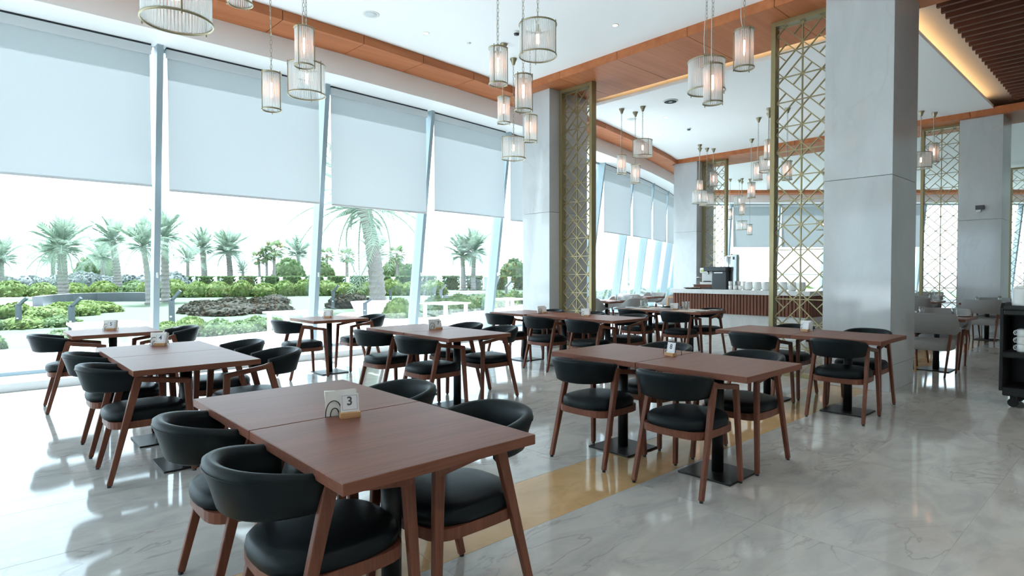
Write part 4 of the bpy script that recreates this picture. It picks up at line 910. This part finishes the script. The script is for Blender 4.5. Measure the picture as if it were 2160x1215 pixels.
# --- fence of white pillars with clipped hedge between
A, B = Vector(O(13.0, 59.0)), Vector(O(36.0, 34.0)); nseg = 17
pil_me = MB().box((-0.16, -0.16, 0), (0.16, 0.16, 1.15)).box((-0.2, -0.2, 1.15), (0.2, 0.2, 1.22)).mesh('pillar', 'outdoor_white')
ang = math.atan2(B.y - A.y, B.x - A.x); sl = (B - A).length / nseg
hed_me = boxblob(5, 700, sl / 2 - 0.36, 0.45, 1.22, 0.22, 'mid_green')
pil_shaft = MB().box((-0.16, -0.16, 0), (0.16, 0.16, 1.12)).mesh('shaft', 'outdoor_white'); pil_cap = MB().box((-0.2, -0.2, 1.12), (0.2, 0.2, 1.2)).mesh('cap', 'outdoor_white')
for i in range(nseg + 1):
    p = A.lerp(B, i / nseg); t = tag(empty('fence_pillar', (p.x, p.y, GZ), ang), 'white fence pillar between clipped hedges at the rear of the garden', 'pillar', 'white fence pillars')
    put('shaft', pil_shaft, t); put('cap', pil_cap, t)
    if i < nseg:
        q = A.lerp(B, (i + .5) / nseg); n = Vector((-math.sin(ang), math.cos(ang))) * 0.0
        tag(put('hedge', hed_me, None, (q.x + n.x, q.y + n.y, GZ), (0, 0, ang)), 'clipped green hedge section between white fence pillars', 'hedge', 'hedge sections along the fence')
# --- palms
def frond_mesh(seed, droop, n=32, mat='date_leaf'):
    rnd = random.Random(seed); mb = MB(); spine = []
    for i in range(13):
        s = i / 12; spine.append(Vector((s * (1 - 0.16 * droop * s), 0, 0.28 * s - 0.62 * droop * s * s)))
    mb.tube(spine, 0.01, 4, True, [0.014 * (1 - 0.8 * i / 12) + 0.001 for i in range(13)])
    for i in range(n):
        s = 0.12 + 0.88 * i / (n - 1); k = min(11, int(s * 12)); p = spine[k].lerp(spine[k + 1], s * 12 - k); d = (spine[k + 1] - spine[k]).normalized()
        L = 0.27 * (math.sin(PI * min(1, 0.18 + 0.80 * s)) ** 0.7) + 0.04; w = 0.0085
        for sd in (-1, 1):
            v = (d * 0.75 + Vector((0, sd * 0.85, 0.25 - 0.25 * rnd.random()))).normalized() * L * rnd.uniform(.85, 1.1); m = p + v * 0.5 + Vector((0, 0, 0.01)); tip = p + v - Vector((0, 0, 0.05 * L / .3)); e = d * w
            mb.add([p - e * .5, p + e * .5, m + e * .5, tip, m - e * .5], [(0, 1, 2, 3, 4)])
    return mb.mesh('frond', mat)
FR = [frond_mesh(1, 0.45), frond_mesh(2, 0.9), frond_mesh(3, 1.45)]
def fan_mesh(seed, mat):
    rnd = random.Random(seed); mb = MB(); mb.tube([(0, 0, 0), (0.3, 0, 0.06), (0.55, 0, 0.05)], 0.012, 4)
    for i in range(15):
        a = math.radians(-115 + 230 * i / 14); L = 0.48 * (0.75 + 0.25 * math.cos(a)); d = Vector((math.cos(a), math.sin(a), -0.12)); e = Vector((-math.sin(a), math.cos(a), 0)) * 0.035; c = Vector((0.55, 0, 0.05))
        mb.add([c, c + d * L * .6 + e, c + d * L + Vector((0, 0, -0.1)), c + d * L * .6 - e], [(0, 1, 2, 3)])
    return mb.mesh('fan_leaf', mat)
FN = [fan_mesh(1, 'fan_leaf'), fan_mesh(2, 'dry_leaf')]
def trunk_mb(h, dx, r, bumps=True):
    mb = MB(); n = 14; secs = []; N = max(8, int(h / (0.16 if r > 0.3 else 0.22)))
    for i in range(2 * N + 1):
        s = i / (2 * N); rr = r * (1.12 - 0.3 * s) * (1.0 + (0.09 if i % 2 else -0.05)) * (1.25 if s < 0.04 else 1)
        if s > 0.9: rr *= 1.18
        secs.append([(dx * s * s + rr * (1 + 0.07 * math.sin(k * 5 + i * 1.7)) * math.cos(2 * PI * k / n + 0.22 * i), rr * math.sin(2 * PI * k / n + 0.22 * i), h * s) for k in range(n)])
    return mb.sweep(secs, True, True, False)
def palm(x, y, h, dx, r, R, label, nf=38, droop=0, fan=False, seed=0):
    rnd = random.Random(seed + int(x * 10)); t = empty('palm_tree', (x, y, GZ - 0.05)); tag(t, label, 'palm tree', 'palm trees in the garden')
    # lean in the direction of the picture plane to the right
    lean = (r0.x * dx, r0.y * dx); tk = trunk_mb(h, math.hypot(*lean) * (1 if dx >= 0 else 1), r).build('trunk', 'trunk', t)
    if abs(dx) > 1e-6: tk.rotation_euler = (0, 0, math.atan2(lean[1], lean[0]))
    top = (lean[0], lean[1], h)
    for i in range(nf):
        az = i * 2.39996 + rnd.uniform(-.2, .2); q = i / nf
        if fan:
            el = math.radians(65 - 115 * q); o = put('fan_leaf', FN[1 if rnd.random() < 0.15 else 0], t, top, (0, -el, az), (R * 0.95,) * 3)
        else:
            el = math.radians(82 - 112 * q + rnd.uniform(-10, 10)); k = 0 if q < 0.45 else (1 if q < 0.9 else 2)
            if droop and q > 0.93: el -= math.radians(30); k = 2
            o = put('frond', FR[k], t, top, (rnd.uniform(-.35, .35), -el, az), (R * rnd.uniform(.85, 1.1),) * 3)
    return t
def pp(x, y, *a, **k):
    X, Y = O(x, y); return palm(X, Y, *a, **k)
pp(10.9, 19.3, 4.25, -0.55, 0.30, 3.5, 'tall near date palm with a thick scaly trunk behind the third blind', 46, droop=1, seed=3)
D_ = 'grey green date palm '
pp(3.6, 41.3, 3.1, -0.05, 0.27, 2.6, D_ + 'with the fullest crown, left part of the garden', 50)
pp(1.4, 58.6, 2.7, 0, 0.22, 2.7, D_ + 'cut by the left edge of the photo')
pp(8.9, 67.6, 3.2, 0, 0.2, 2.9, D_ + 'right of the fullest one, leaning fronds')
pp(5.8, 75.7, 3.2, 0, 0.22, 3.3, D_ + 'half hidden behind the fullest one')
pp(7.5, 50.0, 4.1, -0.4, 0.26, 2.5, D_ + 'with a tall upright spear, left of the first mullion')
pp(5.8, 30.9, 2.9, -0.25, 0.14, 1.8, 'slender date palm leaning at the end of the curved wall')
pp(6.9, 33.0, 3.5, 0, 0.2, 2.0, D_ + 'behind the first mullion')
pp(16.6, 63.1, 4.1, -0.2, 0.30, 3.0, D_ + 'left of the pair seen through the second window')
pp(18.5, 61.5, 3.9, -0.2, 0.30, 3.3, D_ + 'with broad crown in the middle of the second window', 48)
pp(14.4, 60.1, 2.9, 0, 0.16, 2.3, 'small date palm at the left of the second window', 24)
pp(19.4, 60.6, 1.8, 0, 0.16, 1.5, 'very small palm under the broad one in the second window', 20)
F_ = 'fan palm with bright green top '
pp(19.3, 55.7, 3.1, -0.1, 0.13, 1.2, F_ + 'shortest of the three in the second window', 22, fan=True)
pp(19.8, 55.3, 3.5, 0, 0.13, 1.3, F_ + 'middle of the three in the second window', 22, fan=True)
pp(20.3, 54.8, 4.0, 0, 0.15, 1.5, F_ + 'tallest of the three in the second window', 24, fan=True)
pp(29.6, 71.6, 4.1, -0.2, 0.25, 3.4, D_ + 'at the right edge of the second window')
pp(32.1, 69.3, 4.1, 0, 0.17, 1.6, F_ + 'just right of the second mullion', 22, fan=True)
pp(27.9, 55.6, 3.5, 0, 0.17, 1.4, F_ + 'left of the tall near palm', 22, fan=True)
pp(34.1, 56.2, 3.9, 0, 0.16, 1.6, F_ + 'right of the tall near palm', 22, fan=True)
pp(46.7, 83.1, 4.7, 0, 0.3, 4.6, D_ + 'far behind the tall near palm')
pp(29.4, 38.2, 3.1, -0.1, 0.2, 2.6, D_ + 'left one of the pair in the fourth window')
pp(30.0, 37.7, 3.4, 0.1, 0.2, 2.7, D_ + 'right one of the pair in the fourth window', 46)
pp(40, 38, 3.4, 0, 0.2, 2.4, D_ + 'seen beyond the curved windows')
# --- path lights
def bollard(x, y, h, label, rz=0.0, w=0.13):
    t = tag(empty('path_light', (x, y, GZ)), label, 'path light', 'dark angled path lights'); t.rotation_euler = (0, 0, math.atan2(r0.y, r0.x) + rz)
    MB().box((-w / 2, -0.04, 0), (w / 2, 0.04, h * 0.78)).build('post', 'bollard_paint', t, 0.005)
    MB().bar((0.0, 0, h * 0.74), (w * 1.9, 0, h), 0.08, w * 0.55, (0, 1, 0)).build('head', 'bollard_paint', t, 0.005)
    MB().box((-w * 0.25, -0.043, h * 0.30), (w * 0.2, -0.041, h * 0.34)).build('plate', 'white_plastic', t)
for x, y, h, lb in [(0.78, 19.44, 0.85, 'dark angled path light at the far left'), (1.63, 17.03, 0.9, 'dark angled path light left of the outdoor table'), (3.59, 16.54, 1.05, 'tall dark path light right of the first mullion'), (10.34, 21.8, 1.0, 'dark path light between the second mullion and the near palm'),
                    (14.45, 20.34, 1.0, 'large dark path light in the fourth window'), (17.79, 19.95, 1.1, 'dark path light beside the window column'), (15.1, 25.5, 0.8, 'small dark path light right of the near palm'), (18.3, 26.3, 0.8, 'small dark path light left of the basin'), (9.3, 17.3, 0.6, 'short dark path light before the white planter')]:
    X, Y = O(x, y); bollard(X, Y, h, lb)
# --- outdoor tables
def out_table(x, y, sx, sy, rz, label):
    t = tag(empty('outdoor_table', (x, y, GZ), rz), label, 'table', 'white outdoor tables on the terrace')
    MB().box((-sx / 2, -sy / 2, 0.715), (sx / 2, sy / 2, 0.75)).build('tabletop', 'outdoor_white', t, 0.006)
    for a in (-1, 1):
        for b in (-1, 1): MB().box((a * (sx / 2 - 0.1) - 0.035, b * (sy / 2 - 0.1) - 0.035, 0), (a * (sx / 2 - 0.1) + 0.035, b * (sy / 2 - 0.1) + 0.035, 0.715)).build('leg', 'cassette', t)
out_table(1.50, 11.0, 0.95, 0.95, 0.0, 'white outdoor table behind the window table with card 5')
out_table(4.75, 11.7, 0.95, 0.95, 0.05, 'white outdoor table behind the second mullion')
out_table(9.1, 12.6, 0.95, 0.95, 0.15, 'white outdoor table seen through the fourth window')
out_table(12.0, 13.3, 0.95, 0.95, 0.2, 'white outdoor table just left of the window column')
out_table(15.2, 14.6, 0.95, 0.95, 0.3, 'white outdoor table outside the curved windows')
out_table(17.5, 15.6, 0.95, 0.95, 0.35, 'white outdoor table farther outside the curved windows')
for x, y, h, lb in [(46, 62, 6.5, 'thin light pole left in the fourth window'), (28, 64, 5.0, 'thin pole behind the fan palms of the second window'), (34, 66, 5.6, 'thin pole behind the near palm'), (40.5, 30, 9.0, 'pale tall mast outside the end window')]:
    t = tag(empty('light_pole', (*O(x, y), GZ)), lb, 'pole'); MB().tube([(0, 0, 0), (0, 0, h)], 0.09, 8, True, [0.1, 0.06]).build('mast', 'cassette', t); MB().lathe([(0, 0), (0.12, 0), (0.1, 0.1), (0, 0.1)], 10, (0, 0, h)).build('lamp_head', 'cassette', t)
